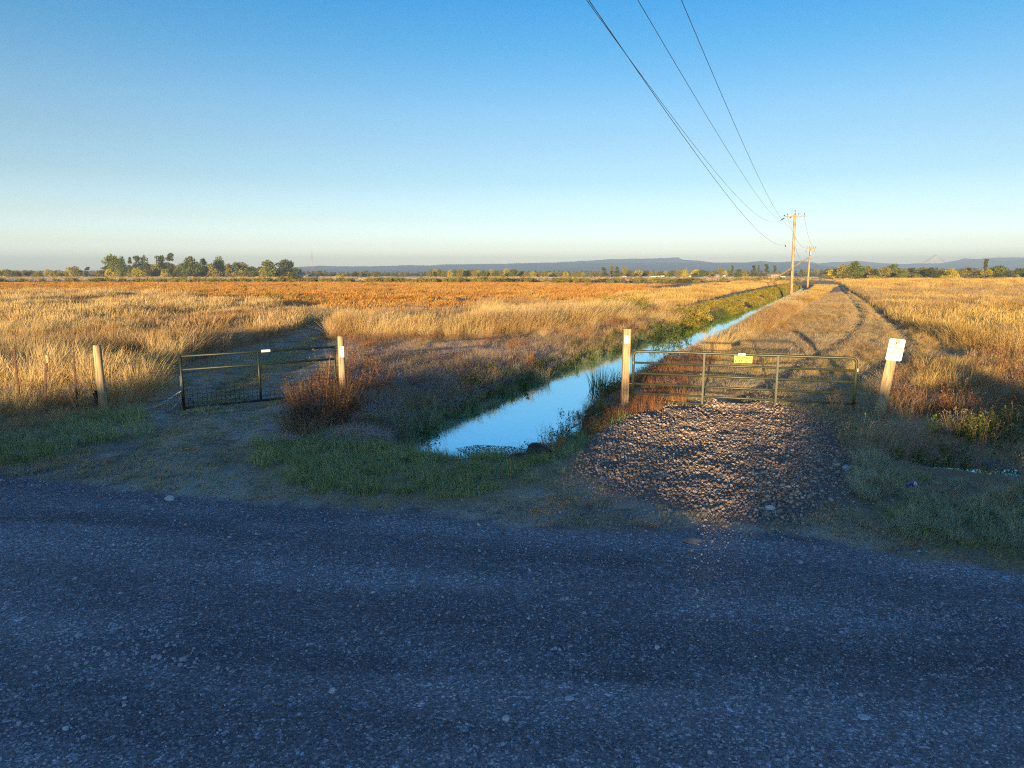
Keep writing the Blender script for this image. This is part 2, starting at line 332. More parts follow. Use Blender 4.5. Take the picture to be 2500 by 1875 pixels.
zr = sd['road'][fc].mean(1) > 0; zl = (sd['lt'][fc].mean(1) > 0) & ~zr; zt = (sd['rt'][fc].mean(1) > 0) & ~zr & ~zl; zo = (sd['org'][fc].mean(1) > 0)
VV = np.stack([X, Y, Z], 1)
def sub(name, mask, **k):
    f = quads[mask]; u, invi = np.unique(f, return_inverse=True); me = mesh_np(name, VV[u], invi.reshape(-1, 4), M['soil'], True)
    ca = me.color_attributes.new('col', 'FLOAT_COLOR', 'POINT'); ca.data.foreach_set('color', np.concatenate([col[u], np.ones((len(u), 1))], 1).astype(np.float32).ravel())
    a = me.attributes.new('rm', 'FLOAT', 'POINT'); a.data.foreach_set('value', roadmask[u].astype(np.float32))
    return link(name, me, kind='structure', **k)
sub('ground', ~(zr | zl | zt | zo), label='flat ground of dry soil and thatch under the grass reaching to the horizon')
sub('gravel_road', zr, label='dark grey gravel road across the whole foreground')
sub('dirt_track', zl, label='worn dirt and short straw track leading through the mesh gate on the left')
sub('rutted_track', zt, label='straw covered two rut track behind the long tube gate')
sub('stubble_field', zo, label='flat orange brown stubble field in the middle distance')
# ------------------------------------------------------------------ water
m, nt, b = newmat('ditch_water'); g = N(nt, 'NewGeometry')
b.inputs['Base Color'].default_value = (.012, .02, .022, 1); b.inputs['Roughness'].default_value = .02; b.inputs['IOR'].default_value = 1.333; b.inputs['Specular IOR Level'].default_value = 1.0
mp = N(nt, 'Mapping'); mp.inputs['Scale'].default_value = (1, 1, 1); nt.links.new(g.outputs['Position'], mp.inputs[0])
gl = N(nt, 'BsdfGlossy'); gl.inputs['Color'].default_value = (.50, .84, 1, 1); gl.inputs['Roughness'].default_value = .015; mxw = N(nt, 'MixShader'); mxw.inputs[0].default_value = .86
nt.links.new(b.outputs[0], mxw.inputs[1]); nt.links.new(gl.outputs[0], mxw.inputs[2]); nt.links.new(mxw.outputs[0], nt.nodes['Material Output'].inputs[0])
wn = noise(nt, mp.outputs[0], 5, 3); bp = N(nt, 'Bump'); bp.inputs['Strength'].default_value = .05; bp.inputs['Distance'].default_value = .02
nt.links.new(wn, bp.inputs['Height']); nt.links.new(bp.outputs[0], b.inputs['Normal']); nt.links.new(bp.outputs[0], gl.inputs['Normal']); M['water'] = m
def grow(poly, r):
    P = [Vector(p) for p in poly]; out = []; n = len(P); A = sum(P[i].x*P[(i+1) % n].y-P[(i+1) % n].x*P[i].y for i in range(n)); s = 1 if A > 0 else -1
    for i in range(n):
        t = (P[(i+1) % n]-P[i-1]).normalized(); out.append(P[i]+Vector((t.y, -t.x))*r*s)
    return out
def flat(name, poly, z, mat, **k):
    mb = MB(); mb.add([(p[0], p[1], z) for p in poly], [tuple(range(len(poly)))]); return mb.obj(name, mat, **k)
flat('water', grow(WATER, .5), ZW, M['water'], label='still ditch water mirroring the blue sky beside the tube gate', kind='structure')
flat('water', GP([(2240, 1140), (2600, 1150), (2600, 1196), (2240, 1186)], -.2), -.2, M['water'], label='small puddle of ditch water among weeds at the right edge', kind='structure')
# ------------------------------------------------------------------ plants: clump meshes, then scattered by geometry nodes
def blades(n, rad, h, wd, lean, curl=.5, seg=3, wind=(.12, .05), head=0, hvar=.35, flat_=0, seed=1):
    r = np.random.default_rng(seed); V = []; Fc = []; base = 0
    for i in range(n):
        a = r.uniform(0, 6.283); q = rad*math.sqrt(r.uniform()); bx, by = q*math.cos(a), q*math.sin(a)
        hh = h*(1-hvar*r.uniform()); a2 = a+r.normal()*.8; ln = lean*abs(r.normal())*hh; dx, dy = math.cos(a2)*ln+wind[0]*hh, math.sin(a2)*ln+wind[1]*hh
        fa = r.uniform(0, 3.14); wx, wy = math.cos(fa)*wd/2, math.sin(fa)*wd/2; w0 = r.uniform(.6, 1.2)
        for s in range(seg+1):
            t = s/seg; k = t**(1+curl*1.6); z = hh*(t-flat_*t*t*.55)
            if head: ww = w0*(.45 if t < .62 else 1.25 if t < .95 else .5)
            else: ww = w0*(1-.85*t)
            V += [(bx+dx*k-wx*ww, by+dy*k-wy*ww, z), (bx+dx*k+wx*ww, by+dy*k+wy*ww, z)]
        for s in range(seg): Fc.append((base+2*s, base+2*s+1, base+2*s+3, base+2*s+2))
        base += 2*(seg+1)
    return np.array(V), np.array(Fc)
def weed(ns, rad, h, leaf, nl, spread=.35, seed=1, stemw=.008, aspect=.45, top=0):
    r = np.random.default_rng(seed); V = []; Fc = []
    def quad(c, u, v):
        b = len(V); V.extend([c-u-v, c+u-v, c+u+v, c-u+v]); Fc.append((b, b+1, b+2, b+3))
    for i in range(ns):
        a = r.uniform(0, 6.283); q = rad*math.sqrt(r.uniform()); b0 = np.array((q*math.cos(a), q*math.sin(a), 0)); hh = h*r.uniform(.55, 1)
        tip = b0+np.array((math.cos(a)*spread*hh*r.uniform(.2, 1.2), math.sin(a)*spread*hh*r.uniform(.2, 1.2), hh))
        fa = r.uniform(0, 3.14); u = np.array((math.cos(fa), math.sin(fa), 0))*stemw/2
        b = len(V); V.extend([b0-u, b0+u, tip+u*.4, tip-u*.4]); Fc.append((b, b+1, b+2, b+3))
        for j in range(nl):
            t = (1-(r.uniform()**1.5)*.9) if top else r.uniform(.12, 1); c = b0+(tip-b0)*t+r.normal(size=3)*leaf*.7
            d = r.normal(size=3); d /= np.linalg.norm(d); e = np.cross(d, r.normal(size=3)); e /= np.linalg.norm(e)+1e-6; s = leaf*r.uniform(.5, 1.1)
            quad(c, d*s*.5, e*s*.5*aspect)
    return np.array(V), np.array(Fc)
def coll(name, items, mat):
    c = bpy.data.collections.new(name)
    for i, (V, Fc) in enumerate(items):
        me = mesh_np(name+'_tuft', V, Fc, mat); o = bpy.data.objects.new('%s_tuft.%03d' % (name, i), me); c.objects.link(o)
    return c
def stones(n, mat, sub=2, name='stone', flatz=.6):
    import bmesh; c = bpy.data.collections.new(name)
    for i in range(n):
        bm = bmesh.new(); bmesh.ops.create_icosphere(bm, subdivisions=sub, radius=1); r = random.Random(i)
        ax = (r.uniform(.8, 1.3), r.uniform(.65, 1), r.uniform(.45, .75)*flatz/.6)
        ph = [r.uniform(0, 6) for _ in range(3)]
        for v in bm.verts: q = v.co; v.co = q*(1+.12*math.sin(q.x*2.6+ph[0])+.12*math.sin(q.y*3+ph[1])+.1*math.sin(q.z*3.3+ph[2])+r.uniform(-.035, .035)); v.co.x *= ax[0]; v.co.y *= ax[1]; v.co.z *= ax[2]
        for f_ in bm.faces: f_.smooth = True
        me = bpy.data.meshes.new(name); bm.to_mesh(me); bm.free(); me.materials.append(mat)
        o = bpy.data.objects.new('%s_shape.%03d' % (name, i), me); c.objects.link(o)
    return c
def scatter(name, pts, scl, c, rots=None, tilt=.12, label=None, cat=None, kind='stuff'):
    n = len(pts); me = bpy.data.meshes.new(name); me.vertices.add(n); me.vertices.foreach_set('co', np.asarray(pts, np.float32).ravel())
    if rots is None: rots = np.stack([rng.normal(0, tilt, n), rng.normal(0, tilt, n), rng.uniform(-.9, .9, n) if tilt < .5 else rng.uniform(0, 6.28, n)], 1)
    if tilt >= .5: rots = rng.uniform(0, 6.283, (n, 3))
    a = me.attributes.new('rot', 'FLOAT_VECTOR', 'POINT'); a.data.foreach_set('vector', np.asarray(rots, np.float32).ravel())
    a = me.attributes.new('scl', 'FLOAT', 'POINT'); a.data.foreach_set('value', np.asarray(scl, np.float32))
    a = me.attributes.new('idx', 'INT', 'POINT'); a.data.foreach_set('value', rng.integers(0, len(c.objects), n).astype(np.int32))
    me.update(); o = link(name, me, label=label, cat=cat, kind=kind)
    ng = bpy.data.node_groups.new(name+'_scatter', 'GeometryNodeTree'); ng.interface.new_socket('Geometry', in_out='INPUT', socket_type='NodeSocketGeometry'); ng.interface.new_socket('Geometry', in_out='OUTPUT', socket_type='NodeSocketGeometry')
    nn = ng.nodes.new; L = ng.links.new
    gi, go = nn('NodeGroupInput'), nn('NodeGroupOutput'); ip = nn('GeometryNodeInstanceOnPoints'); ci = nn('GeometryNodeCollectionInfo'); mp_ = nn('GeometryNodeMeshToPoints')
    ci.inputs['Collection'].default_value = c; ci.inputs['Separate Children'].default_value = True; ci.inputs['Reset Children'].default_value = True; ip.inputs['Pick Instance'].default_value = True
    def na(nm, t): q = nn('GeometryNodeInputNamedAttribute'); q.data_type = t; q.inputs['Name'].default_value = nm; return q.outputs[0]
    L(gi.outputs[0], mp_.inputs[0]); L(mp_.outputs[0], ip.inputs['Points']); L(ci.outputs[0], ip.inputs['Instance'])
    L(na('rot', 'FLOAT_VECTOR'), ip.inputs['Rotation']); L(na('scl', 'FLOAT'), ip.inputs['Scale']); L(na('idx', 'INT'), ip.inputs['Instance Index']); L(ip.outputs[0], go.inputs[0])
    md = o.modifiers.new('scatter', 'NODES'); md.node_group = ng
    return o
def fill(poly, dens, ymax=None, margin=1.25, cond=None):
    """random points in a world polygon, limited to what the view and a step to the side can see"""
    P = np.array(poly); x0, y0 = P.min(0); x1, y1 = P.max(0); y0 = max(y0, 2.5); y1 = min(y1, ymax or 1e9); x0 = max(x0, -y1*.74*margin-6); x1 = min(x1, y1*.74*margin+4)
    n = int((x1-x0)*(y1-y0)*dens); x = rng.uniform(x0, x1, n); y = rng.uniform(y0, y1, n)
    k = inpoly(x, y, poly) & (np.abs(x) < y*.74*margin+5)
    if cond is not None: k &= cond(x, y)
    return x[k], y[k]
CL = dict(
 tall=coll('tall_straw', [blades(135, .34, .98, .0062, .36, .7, 4, (.16, .03), 1, .62, seed=s) for s in range(7)], M['straw']),
 tallfar=coll('far_straw', [blades(150, .80, .92, .017, .32, .5, 3, (.13, .03), 1, .6, seed=s) for s in range(6)], M['straw']),
 gold=coll('gold_straw', [blades(125, .36, .86, .0065, .38, .6, 4, (.10, .02), 1, .6, seed=s+20) for s in range(6)], M['gold']),
 goldfar=coll('far_gold', [blades(150, .85, .74, .017, .34, .5, 3, (.10, .02), 1, .6, seed=s+30) for s in range(6)], M['gold']),
 brown=coll('brown_grass', [blades(95, .28, .42, .0065, .7, .8, 3, (.05, 0), 0, .5, .5, seed=s+40) for s in range(5)], M['brown']),
 mauve=coll('thatch', [blades(110, .30, .30, .007, 1.0, 1, 3, (.05, 0), 0, .6, .9, seed=s+50) for s in range(5)], M['mauve']),
 mat=coll('straw_mat', [blades(80, .28, .13, .007, 1.6, .4, 2, (.5, -.1), 0, .6, .45, seed=s+60) for s in range(5)], M['mat']),
 green=coll('green_tuft', [blades(60, .16, .30, .0095, .8, .8, 4, (0, 0), 0, .65, .45, seed=s+70) for s in range(5)], M['green']),
 greygreen=coll('grey_green_tuft', [blades(100, .13, .48, .0085, .65, .9, 4, (0, 0), 0, .6, .65, seed=s+80) for s in range(5)], M['greygreen']),
 leaf=coll('leafy_weed', [weed(16, .20, .55, .06, 11, .35, seed=s+90) for s in range(5)], M['leaf']),
 rust=coll('rust_weed', [weed(24, .20, .55, .030, 11, .45, seed=s+100, stemw=.007) for s in range(5)], M['rust']),
 rustgrass=coll('rust_grass', [blades(80, .22, .50, .009, .5, .6, 3, (.05, 0), 0, .5, .2, seed=s+110) for s in range(4)], M['rust']),
 brownweed=coll('brown_weed', [weed(20, .25, .75, .028, 9, .4, seed=s+120, stemw=.008, top=1) for s in range(5)], M['brown']),
 orange=coll('stubble', [blades(60, .7, .26, .05, .6, .5, 1, (.1, 0), 0, .5, seed=s+130) for s in range(4)], M['orange']),
 leaffar=coll('far_bank_weed', [weed(26, .7, .8, .20, 12, .3, seed=s+140, stemw=.03) for s in range(4)], M['leaffar']),
 olive=coll('scrub', [weed(30, 1.2, 1.5, .42, 12, .5, seed=s+150, stemw=.05) for s in range(4)], M['treeD']),
)
def place(name, cname, xy, s0, s1, label, cat, sink=.02, tilt=.17, **k):
    x, y = xy
    if len(x) == 0: return
    z = hfun(x, y)-sink; s = rng.uniform(s0, s1, len(x))*((.42+.95*sst(.3, .7, fbm(x*.22, y*.22, 300, 3))) if cname in ('tall', 'gold', 'tallfar', 'goldfar') else (.72+.5*fbm(x*.35, y*.35, 300, 3)))*(.68 if cname in ('tallfar', 'goldfar') else .86 if cname in ('tall', 'gold') else 1)*(1-.42*((x < -7.2) & (y < 16.3) & (cname == 'tall')))
    return scatter(name, np.stack([x, y, z], 1), s, CL[cname], tilt=tilt, label=label, cat=cat)
def clear(x, y, wat=.5, road=.35, track=.0, rt=.0):
    return (sdist(x, y, WATER) < -wat) & (sdist(x, y, ROAD) < -road) & (sdist(x, y, LT) < -track+fbm(x*2, y*2, 5)*.25) & (sdist(x, y, RT) < -rt) & (sdist(x, y, PAD) < -.1)
# left tall grass
LGR = GP([(-3500, 725), (-1200, 719), (0, 716), (250, 717), (500, 734), (800, 764), (868, 765), (796, 781), (723, 806), (615, 842), (542, 864), (434, 886), (434, 948), (325, 985), (253, 1022), (108, 1052), (0, 1090), (-300, 1120), (-3500, 960)])
c0 = lambda x, y: clear(x, y) & (fbm(x*.5, y*.5, 77) > .34)
x, y = fill(LGR, 9.5, 32, cond=c0); hs_ = sst(9, 15, y)
place('tall_dry_grass', 'tall', (x, y), .62, 1.08, 'tall pale dry grass filling the left side behind the rusty posts', 'grass')
x, y = fill(LGR, 3.2, 105, cond=lambda x, y: c0(x, y) & (y > 28)); place('tall_dry_grass', 'tallfar', (x, y), .75, 1.3, 'sunlit far part of the tall grass left of the dirt track', 'grass')
x, y = fill(LGR, 1.6, 30, cond=lambda x, y: clear(x, y) & (fbm(x*.4, y*.4, 78) > .54)); place('brown_undergrowth', 'brownweed', (x, y), .6, 1.1, 'brown seed headed weeds mixed into the left tall grass', 'weeds')
x, y = fill(LGR, 5, 17, cond=lambda x, y: clear(x, y)); place('brown_undergrowth', 'brown', (x, y), .7, 1.3, 'short grey brown grass at the foot of the left tall grass', 'grass')
x, y = fill(LGR, 2.2, 95, cond=lambda x, y: clear(x, y) & (y > 24) & (fbm(x*.13, y*.13, 178) > .45)); place('brown_grass', 'brown', (x, y), 1.0, 2.2, 'low brown patches inside the left tall grass', 'grass')
x, y = fill(LGR, 1.2, 95, cond=lambda x, y: clear(x, y) & (y > 40) & (fbm(x*.1, y*.13, 179) > .5)); place('stubble', 'orange', (x, y), .8, 1.6, 'orange patches where the stubble meets the left tall grass', 'grass')
# middle grass between left track and ditch
x, y = fill(MIDG, 4, 60, cond=lambda x, y: clear(x, y, 1.2) & (fbm(x*.3, y*.3, 180) > .42)); place('brown_grass', 'brown', (x, y), 1.0, 1.8, 'brown grass mixed into the tall tan grass of the middle', 'grass')
x, y = fill(MIDG, 2.4, 60, cond=lambda x, y: clear(x, y, 1.2) & (fbm(x*.35, y*.35, 181) > .5)); place('rust_weeds', 'brownweed', (x, y), .8, 1.4, 'brown seed headed weeds in the middle grass', 'weeds')
c1 = lambda x, y: clear(x, y, .9)
x, y = fill(MIDG, 10, 55, cond=lambda x, y: c1(x, y) & (sdist(x, y, WATER) < np.where(y < 32, -5.5, -3.2))); place('tall_dry_grass', 'tall', (x, y), .7, 1.15, 'tall tan grass between the dirt track and the ditch', 'grass')
x, y = fill(MIDG, 2.2, 190, cond=lambda x, y: (y > 48) & (sdist(x, y, WATER) < -2.4)); place('tall_dry_grass', 'goldfar', (x, y), .8, 1.25, 'golden grass running along the far left side of the ditch', 'grass')
LOWM = GP([(840, 870), (830, 832), (1224, 822), (1420, 803), (1700, 740), (1900, 700), (1900, 722), (1740, 789), (1605, 830), (1469, 876), (1356, 921), (1232, 977), (1130, 1023), (1034, 1085), (900, 1085), (760, 1060), (690, 1010), (760, 935)])
x, y = fill(LOWM, 15, 30, cond=lambda x, y: clear(x, y, .7) & (fbm(x*.5, y*.5, 80) > .30)); place('thatch', 'mauve', (x, y), .7, 1.25, 'matted grey brown thatch on the left bank of the ditch', 'grass')
x, y = fill(LOWM, 11, 44, cond=lambda x, y: clear(x, y, .8) & (fbm(x*.5+9, y*.5, 81) > .36) & (y > 16)); place('brown_grass', 'brown', (x, y), .55, 1.25, 'low brown grass behind the thatch on the left bank', 'grass')
x, y = fill(LOWM, 1.9, 60, cond=lambda x, y: clear(x, y, .9) & (fbm(x*.45+3, y*.45, 82) > .50)); place('rust_weeds', 'rust', (x, y), .7, 1.2, 'rust coloured weeds scattered over the left bank', 'weeds')
x, y = fill(LOWM, 3.0, 60, cond=lambda x, y: clear(x, y, .9) & (fbm(x*.45+3, y*.45, 85) > .50) & (y > 31)); place('tall_dry_grass', 'tall', (x, y), .5, .85, 'clumps of lit grass on top of the left bank', 'grass')
BANKL = lambda x, y: (sdist(x, y, WATER) < .12) & (sdist(x, y, WATER) > -1.25) & (sdist(x, y, ROAD) < -1.2)
LS = [(p[0]-4, p[1]+.5) for p in wl]+[(endL[0]-6, endL[1])]+[(endL[0]+.8, endL[1])]+[(p[0]+.8, p[1]-.3) for p in wl[::-1]]
x, y = fill(LS, 3.2, 60, cond=lambda x, y: BANKL(x, y) & (fbm(x*.9, y*.9, 83) > .40)); place('bank_weeds', 'leaf', (x, y), .3, .85, 'dark green leafy weeds overhanging the left edge of the ditch water', 'weeds')
x, y = fill(LS, 11, 40, cond=lambda x, y: BANKL(x, y)); place('bank_grass', 'green', (x, y), .7, 1.5, 'green grass hanging into the left edge of the ditch water', 'grass')
x, y = fill(LS, 5, 36, cond=lambda x, y: BANKL(x, y) & (sdist(x, y, WATER) < -.5)); place('bank_grass', 'brown', (x, y), .6, 1.0, 'dry grass mixed among the green weeds of the left bank', 'grass')
x, y = fill(LS, 1.7, 190, cond=lambda x, y: (y > 44) & (sdist(x, y, WATER) < -.1) & (sdist(x, y, WATER) > -2.6) & (fbm(x*.3, y*.3, 301) > .38) & (x < np.interp(y, [p[1] for p in wl]+[endL[1]], [p[0] for p in wl]+[endL[0]]))); place('bank_weeds', 'leaffar', (x, y), .28, .68, 'yellow green bushes lining the far left bank of the ditch', 'weeds')
# right bank of the ditch
RB = wr+[(wr[-1][0]+1.2, wr[-1][1]+.2)]+GP([(1440, 1060), (1560, 1008), (1680, 985), (1700, 930), (1750, 880), (1830, 835), (1900, 792), (1975, 745), (2022, 712)])
x, y = fill(RB, 8, 24, cond=lambda x, y: clear(x, y, .25, .5, 0, -.1)); place('rust_grass', 'rustgrass', (x, y), .4, .8, 'reddish brown grass round the square post on the right bank', 'grass')
x, y = fill(RB, 5, 40, cond=lambda x, y: clear(x, y, .25, .5, 0, 0) & (fbm(x*.6, y*.6, 86) > .40) & ((y < 27) | (sdist(x, y, WATER) < -1.9))); place('rust_weeds', 'rust', (x, y), .35, .75, 'rusty dry weeds along the right bank of the ditch', 'weeds')
x, y = fill(RB, 12, 60, cond=lambda x, y: clear(x, y, 2.5, .5, 0, .0) & (y > 24)); place('tall_dry_grass', 'tall', (x, y), .6, 1.05, 'tall pale grass on the ridge between the ditch and the rutted track', 'grass')
RIDGE2 = [G(1975, 745), G(2030, 703), (70, 150), (66, 157)]+[(wr[0][0]+1, wr[0][1])]+[(wr[1][0]+1, wr[1][1])]
x, y = fill(RIDGE2, 3, 190, cond=lambda x, y: (y > 44) & (sdist(x, y, WATER) < -2.9)); place('tall_dry_grass', 'goldfar', (x, y), .5, .85, 'far golden grass ridge beside the utility poles', 'grass')
x, y = fill([(p[0]-.5, p[1]) for p in wr]+[(p[0]+1.0, p[1]) for p in wr[::-1]], 6, 60, cond=lambda x, y: (sdist(x, y, WATER) < .1) & (y < 27) & (fbm(x*.9, y*.9, 87) > .47)); place('bank_weeds', 'leaf', (x, y), .35, .8, 'green weeds at the right edge of the ditch water', 'weeds')
x, y = fill(RB+[endR], 14, 110, cond=lambda x, y: (y > 25) & (sdist(x, y, WATER) < -.2) & (sdist(x, y, WATER) > -3.2)); place('cut_straw', 'mat', (x, y), .8, 1.6, 'low straw on the right bank along the far ditch water', 'straw', 0, .3)
# front verge
VERGE = GP([(630, 1085), (800, 1070), (1030, 1098), (1107, 1128), (1240, 1135), (1290, 1110), (1400, 1090), (1425, 1130), (1380, 1160), (1290, 1178), (1150, 1215), (900, 1210), (760, 1205), (680, 1180), (630, 1130)])
cv = lambda x, y: (sdist(x, y, WATER) < -.05) & (sdist(x, y, ROAD) < -.15) & (sdist(x, y, PAD) < 0)
x, y = fill(VERGE, 46, cond=lambda x, y: cv(x, y) & (fbm(x*1.1, y*1.1, 88) > .36)); place('green_grass', 'green', (x, y), .5, 1.15, 'lush green grass between the road and the end of the ditch', 'grass')
x, y = fill(VERGE, 9, cond=lambda x, y: cv(x, y) & (fbm(x*.8, y*.8, 89) > .5)); place('green_grass', 'greygreen', (x, y), .3, .6, 'longer grey green grass mixed into the verge by the ditch end', 'grass')
LV = GP([(-900, 1130), (-900, 1040), (0, 1080), (110, 1045), (250, 1015), (330, 1010), (420, 1040), (330, 1070), (180, 1100), (60, 1135), (0, 1140)])
x, y = fill(LV, 26, cond=lambda x, y: (sdist(x, y, ROAD) < -.3) & (fbm(x*.9, y*.9, 90) > .36)); place('green_grass', 'green', (x, y), .6, 1.2, 'green grass in front of the tall grass on the far left', 'grass')
x, y = fill(LV, 8, cond=lambda x, y: (sdist(x, y, ROAD) < -.5) & (fbm(x*.8+4, y*.8, 91) > .45)); place('green_grass', 'greygreen', (x, y), .4, .85, 'coarse grey green tufts at the left edge of the dirt apron', 'grass')
# track cover
x, y = fill(LT, 34, 60, cond=lambda x, y: (sdist(x, y, ROAD) < -.1) & (fbm(x*1.2, y*.7, 92) > rng.uniform(.3, .6, x.shape))); place('cut_straw', 'mat', (x, y), .3, .85, 'trampled straw on the left dirt track', 'straw', 0, .05)
x, y = fill(LT, 12, 40, cond=lambda x, y: (sdist(x, y, ROAD) < -.35) & ((fbm(x*.8, y*.8, 93) > .50) | (dseg(x, y, LRM) < .45))); place('track_grass', 'green', (x, y), .18, .42, 'patches of short green grass on the left dirt track', 'grass', 0)
x, y = fill(RT, 16, 90, cond=lambda x, y: (sdist(x, y, PAD) < -.1) & (fbm(x*.8, y*.8, 94) > .33) & (dseg(x, y, RUT1) > .22) & (dseg(x, y, RUT2) > .22)); place('cut_straw', 'mat', (x, y), .7, 1.7, 'golden cut straw covering the rutted track behind the tube gate', 'straw', 0, .05)
x, y = fill(RT, 4, 40, cond=lambda x, y: (sdist(x, y, PAD) < -.1) & (fbm(x*.7, y*.7, 95) > .57)); place('track_grass', 'greygreen', (x, y), .2, .5, 'sparse green tufts on the rutted track', 'grass', 0)
x, y = fill(RT, 5.5, 100, cond=lambda x, y: (sdist(x, y, PAD) < -.5) & (sdist(x, y, RT) > .1) & (fbm(x*.7, y*.7, 195) > .44) & (dseg(x, y, RUT1) > .35) & (dseg(x, y, RUT2) > .35)); place('cut_straw', 'brown', (x, y), .5, .95, 'sunlit tufts of straw left standing between the ruts of the right track', 'straw', 0, .3)
x, y = fill(RT, 7, 100, cond=lambda x, y: (sdist(x, y, PAD) < -.5) & (sdist(x, y, RT) > .0) & (fbm(x*.6, y*.6, 196) > .42) & (dseg(x, y, RUT1) > .35) & (dseg(x, y, RUT2) > .35)); place('cut_straw', 'gold', (x, y), .16, .34, 'golden stubble between the ruts of the right track', 'straw', 0, .4)
# shore of the ditch end
x, y = fill(grow(WATER, 2.2), 26, 14.5, cond=lambda x, y: (sdist(x, y, WATER) < .06) & (sdist(x, y, WATER) > -2.2) & (sdist(x, y, PAD) < -.1) & (sdist(x, y, ROAD) < -.3)); place('green_grass', 'green', (x, y), .6, 1.25, 'green grass on the slope at the near end of the ditch water', 'grass')
# right side
RF = GP([(2040, 690), (2066, 694), (2096, 720), (2160, 760), (2225, 806), (2310, 842), (2430, 868), (2600, 890), (6000, 1010), (6000, 700), (3500, 690), (2300, 682)])
x, y = fill(RF, 9, 34, cond=lambda x, y: (sdist(x, y, RT) < -.1)); place('golden_grass', 'gold', (x, y), .7, 1.1, 'tall golden grass right of the rutted track', 'grass')
x, y = fill(RF, 2.6, 110, cond=lambda x, y: (sdist(x, y, RT) < -.1) & (y > 32) & (fbm(x*.13, y*.13, 96) > .40)); place('golden_grass', 'goldfar', (x, y), .75, 1.2, 'golden grass of the field on the right', 'grass')
x, y = fill(RF, .8, 260, cond=lambda x, y: (y > 105) & (fbm(x*.05, y*.09, 97) > .38)); place('golden_grass', 'goldfar', (x, y), 1.0, 1.7, 'distant golden grass of the field on the right', 'grass')
x, y = fill(RF, 2.6, 110, cond=lambda x, y: (y > 20) & (fbm(x*.10, y*.12, 182) > .46)); place('brown_grass', 'brown', (x, y), 1.2, 2.4, 'brown patches in the golden field on the right', 'grass')
x, y = fill(RF, 1.0, 110, cond=lambda x, y: (fbm(x*.11, y*.13, 98) > .55)); place('rust_weeds', 'brownweed', (x, y), 1.0, 1.7, 'dark brown weed patches in the right field', 'weeds')
RW = GP([(2160, 930), (2330, 905), (2430, 875), (2600, 895), (6000, 1010), (6000, 1300), (2600, 1070), (2300, 1040), (2170, 1020)])
x, y = fill(RW, 4.5, cond=lambda x, y: (fbm(x*.6, y*.6, 99) > .36)); place('rust_weeds', 'brown', (x, y), .8, 1.7, 'sunlit brown grass right of the no parking sign', 'grass')
x, y = fill(RW, 3.0, cond=lambda x, y: (fbm(x*.6+4, y*.6, 100) > .42)); place('rust_weeds', 'rust', (x, y), .7, 1.3, 'orange brown weeds at the right edge behind the side ditch', 'weeds')
x, y = fill(RW, 3.0, cond=lambda x, y: (fbm(x*.6+4, y*.6, 101) > .45)); place('tall_dry_grass', 'gold', (x, y), .4, .75, 'loose golden stalks among the weeds at the right edge', 'grass')
PUD = GP([(2265, 1150), (2480, 1156), (2480, 1215), (2265, 1200)])
RD = GP([(2110, 1085), (2190, 1062), (2300, 1048), (2500, 1055), (6000, 1290), (6000, 1500), (2600, 1215), (2500, 1165), (2300, 1128), (2150, 1125), (2080, 1110)])
x, y = fill(RD, 6, cond=lambda x, y: (fbm(x*.8, y*.8, 102) > .40) & ~inpoly(x, y, PUD)); place('ditch_weeds', 'leaf', (x, y), .55, 1.05, 'dark leafy weeds filling the side ditch on the right', 'weeds')
x, y = fill(RD, 8, cond=lambda x, y: (fbm(x*.8+7, y*.8, 103) > .40) & ~inpoly(x, y, PUD)); place('ditch_weeds', 'brownweed', (x, y), .5, .85, 'dark brown seed heads over the side ditch on the right', 'weeds')
x, y = fill(RD, 8, cond=lambda x, y: (fbm(x*.8+7, y*.8, 104) > .40) & ~inpoly(x, y, PUD)); place('ditch_weeds', 'mauve', (x, y), .6, 1.2, 'brown thatch on the slopes of the side ditch', 'weeds')
RG = GP([(2085, 1130), (2140, 1118), (2250, 1166), (2275, 1200), (2460, 1212), (2490, 1185), (2520, 1190), (6000, 1500), (6000, 1660), (2500, 1378), (2330, 1352), (2190, 1300), (2130, 1240), (2075, 1200)])
x, y = fill(RG, 30, cond=lambda x, y: (sdist(x, y, ROAD) < -.25) & (fbm(x*1.0, y*1.0, 105) > .40)); place('grey_green_grass', 'greygreen', (x, y), .45, .95, 'coarse grey green tufts beside the road on the right', 'grass')
x, y = fill(RG, 22, cond=lambda x, y: (sdist(x, y, ROAD) < -.1) & (fbm(x*1.0+3, y*1.0, 106) > .42)); place('green_grass', 'green', (x, y), .5, 1.0, 'green grass round the blue can on the right verge', 'grass')
x, y = fill(RG, 6, cond=lambda x, y: (sdist(x, y, ROAD) < -.6) & (fbm(x*1.0+3, y*1.0, 107) > .5)); place('dry_grass', 'brown', (x, y), .7, 1.1, 'dry stalks standing in the right verge', 'grass')
x, y = fill(GP([(2225, 1160), (2520, 1186), (2540, 1232), (2215, 1222)]), 30, cond=lambda x, y: sdist(x, y, ROAD) < -.3); place('grey_green_grass', 'greygreen', (x, y), .22, .42, 'low grass on the near slope of the side ditch by the puddle', 'grass')
EDGE = ROADE[1:-2]+[(p[0], p[1]+1.1) for p in ROADE[1:-2][::-1]]
x, y = fill(EDGE, 16, 14, cond=lambda x, y: (sdist(x, y, PAD) < 0) & (fbm(x*1.3, y*1.3, 220) > .42)); place('cut_straw', 'mat', (x, y), .3, .7, 'broken straw lying along the edge of the gravel road', 'straw', 0, .3)
x, y = fill(EDGE, 9, 14, cond=lambda x, y: (sdist(x, y, PAD) < 0) & (fbm(x*1.1, y*1.1, 221) > .52)); place('green_grass', 'green', (x, y), .15, .45, 'sparse low green tufts along the edge of the gravel road', 'grass')
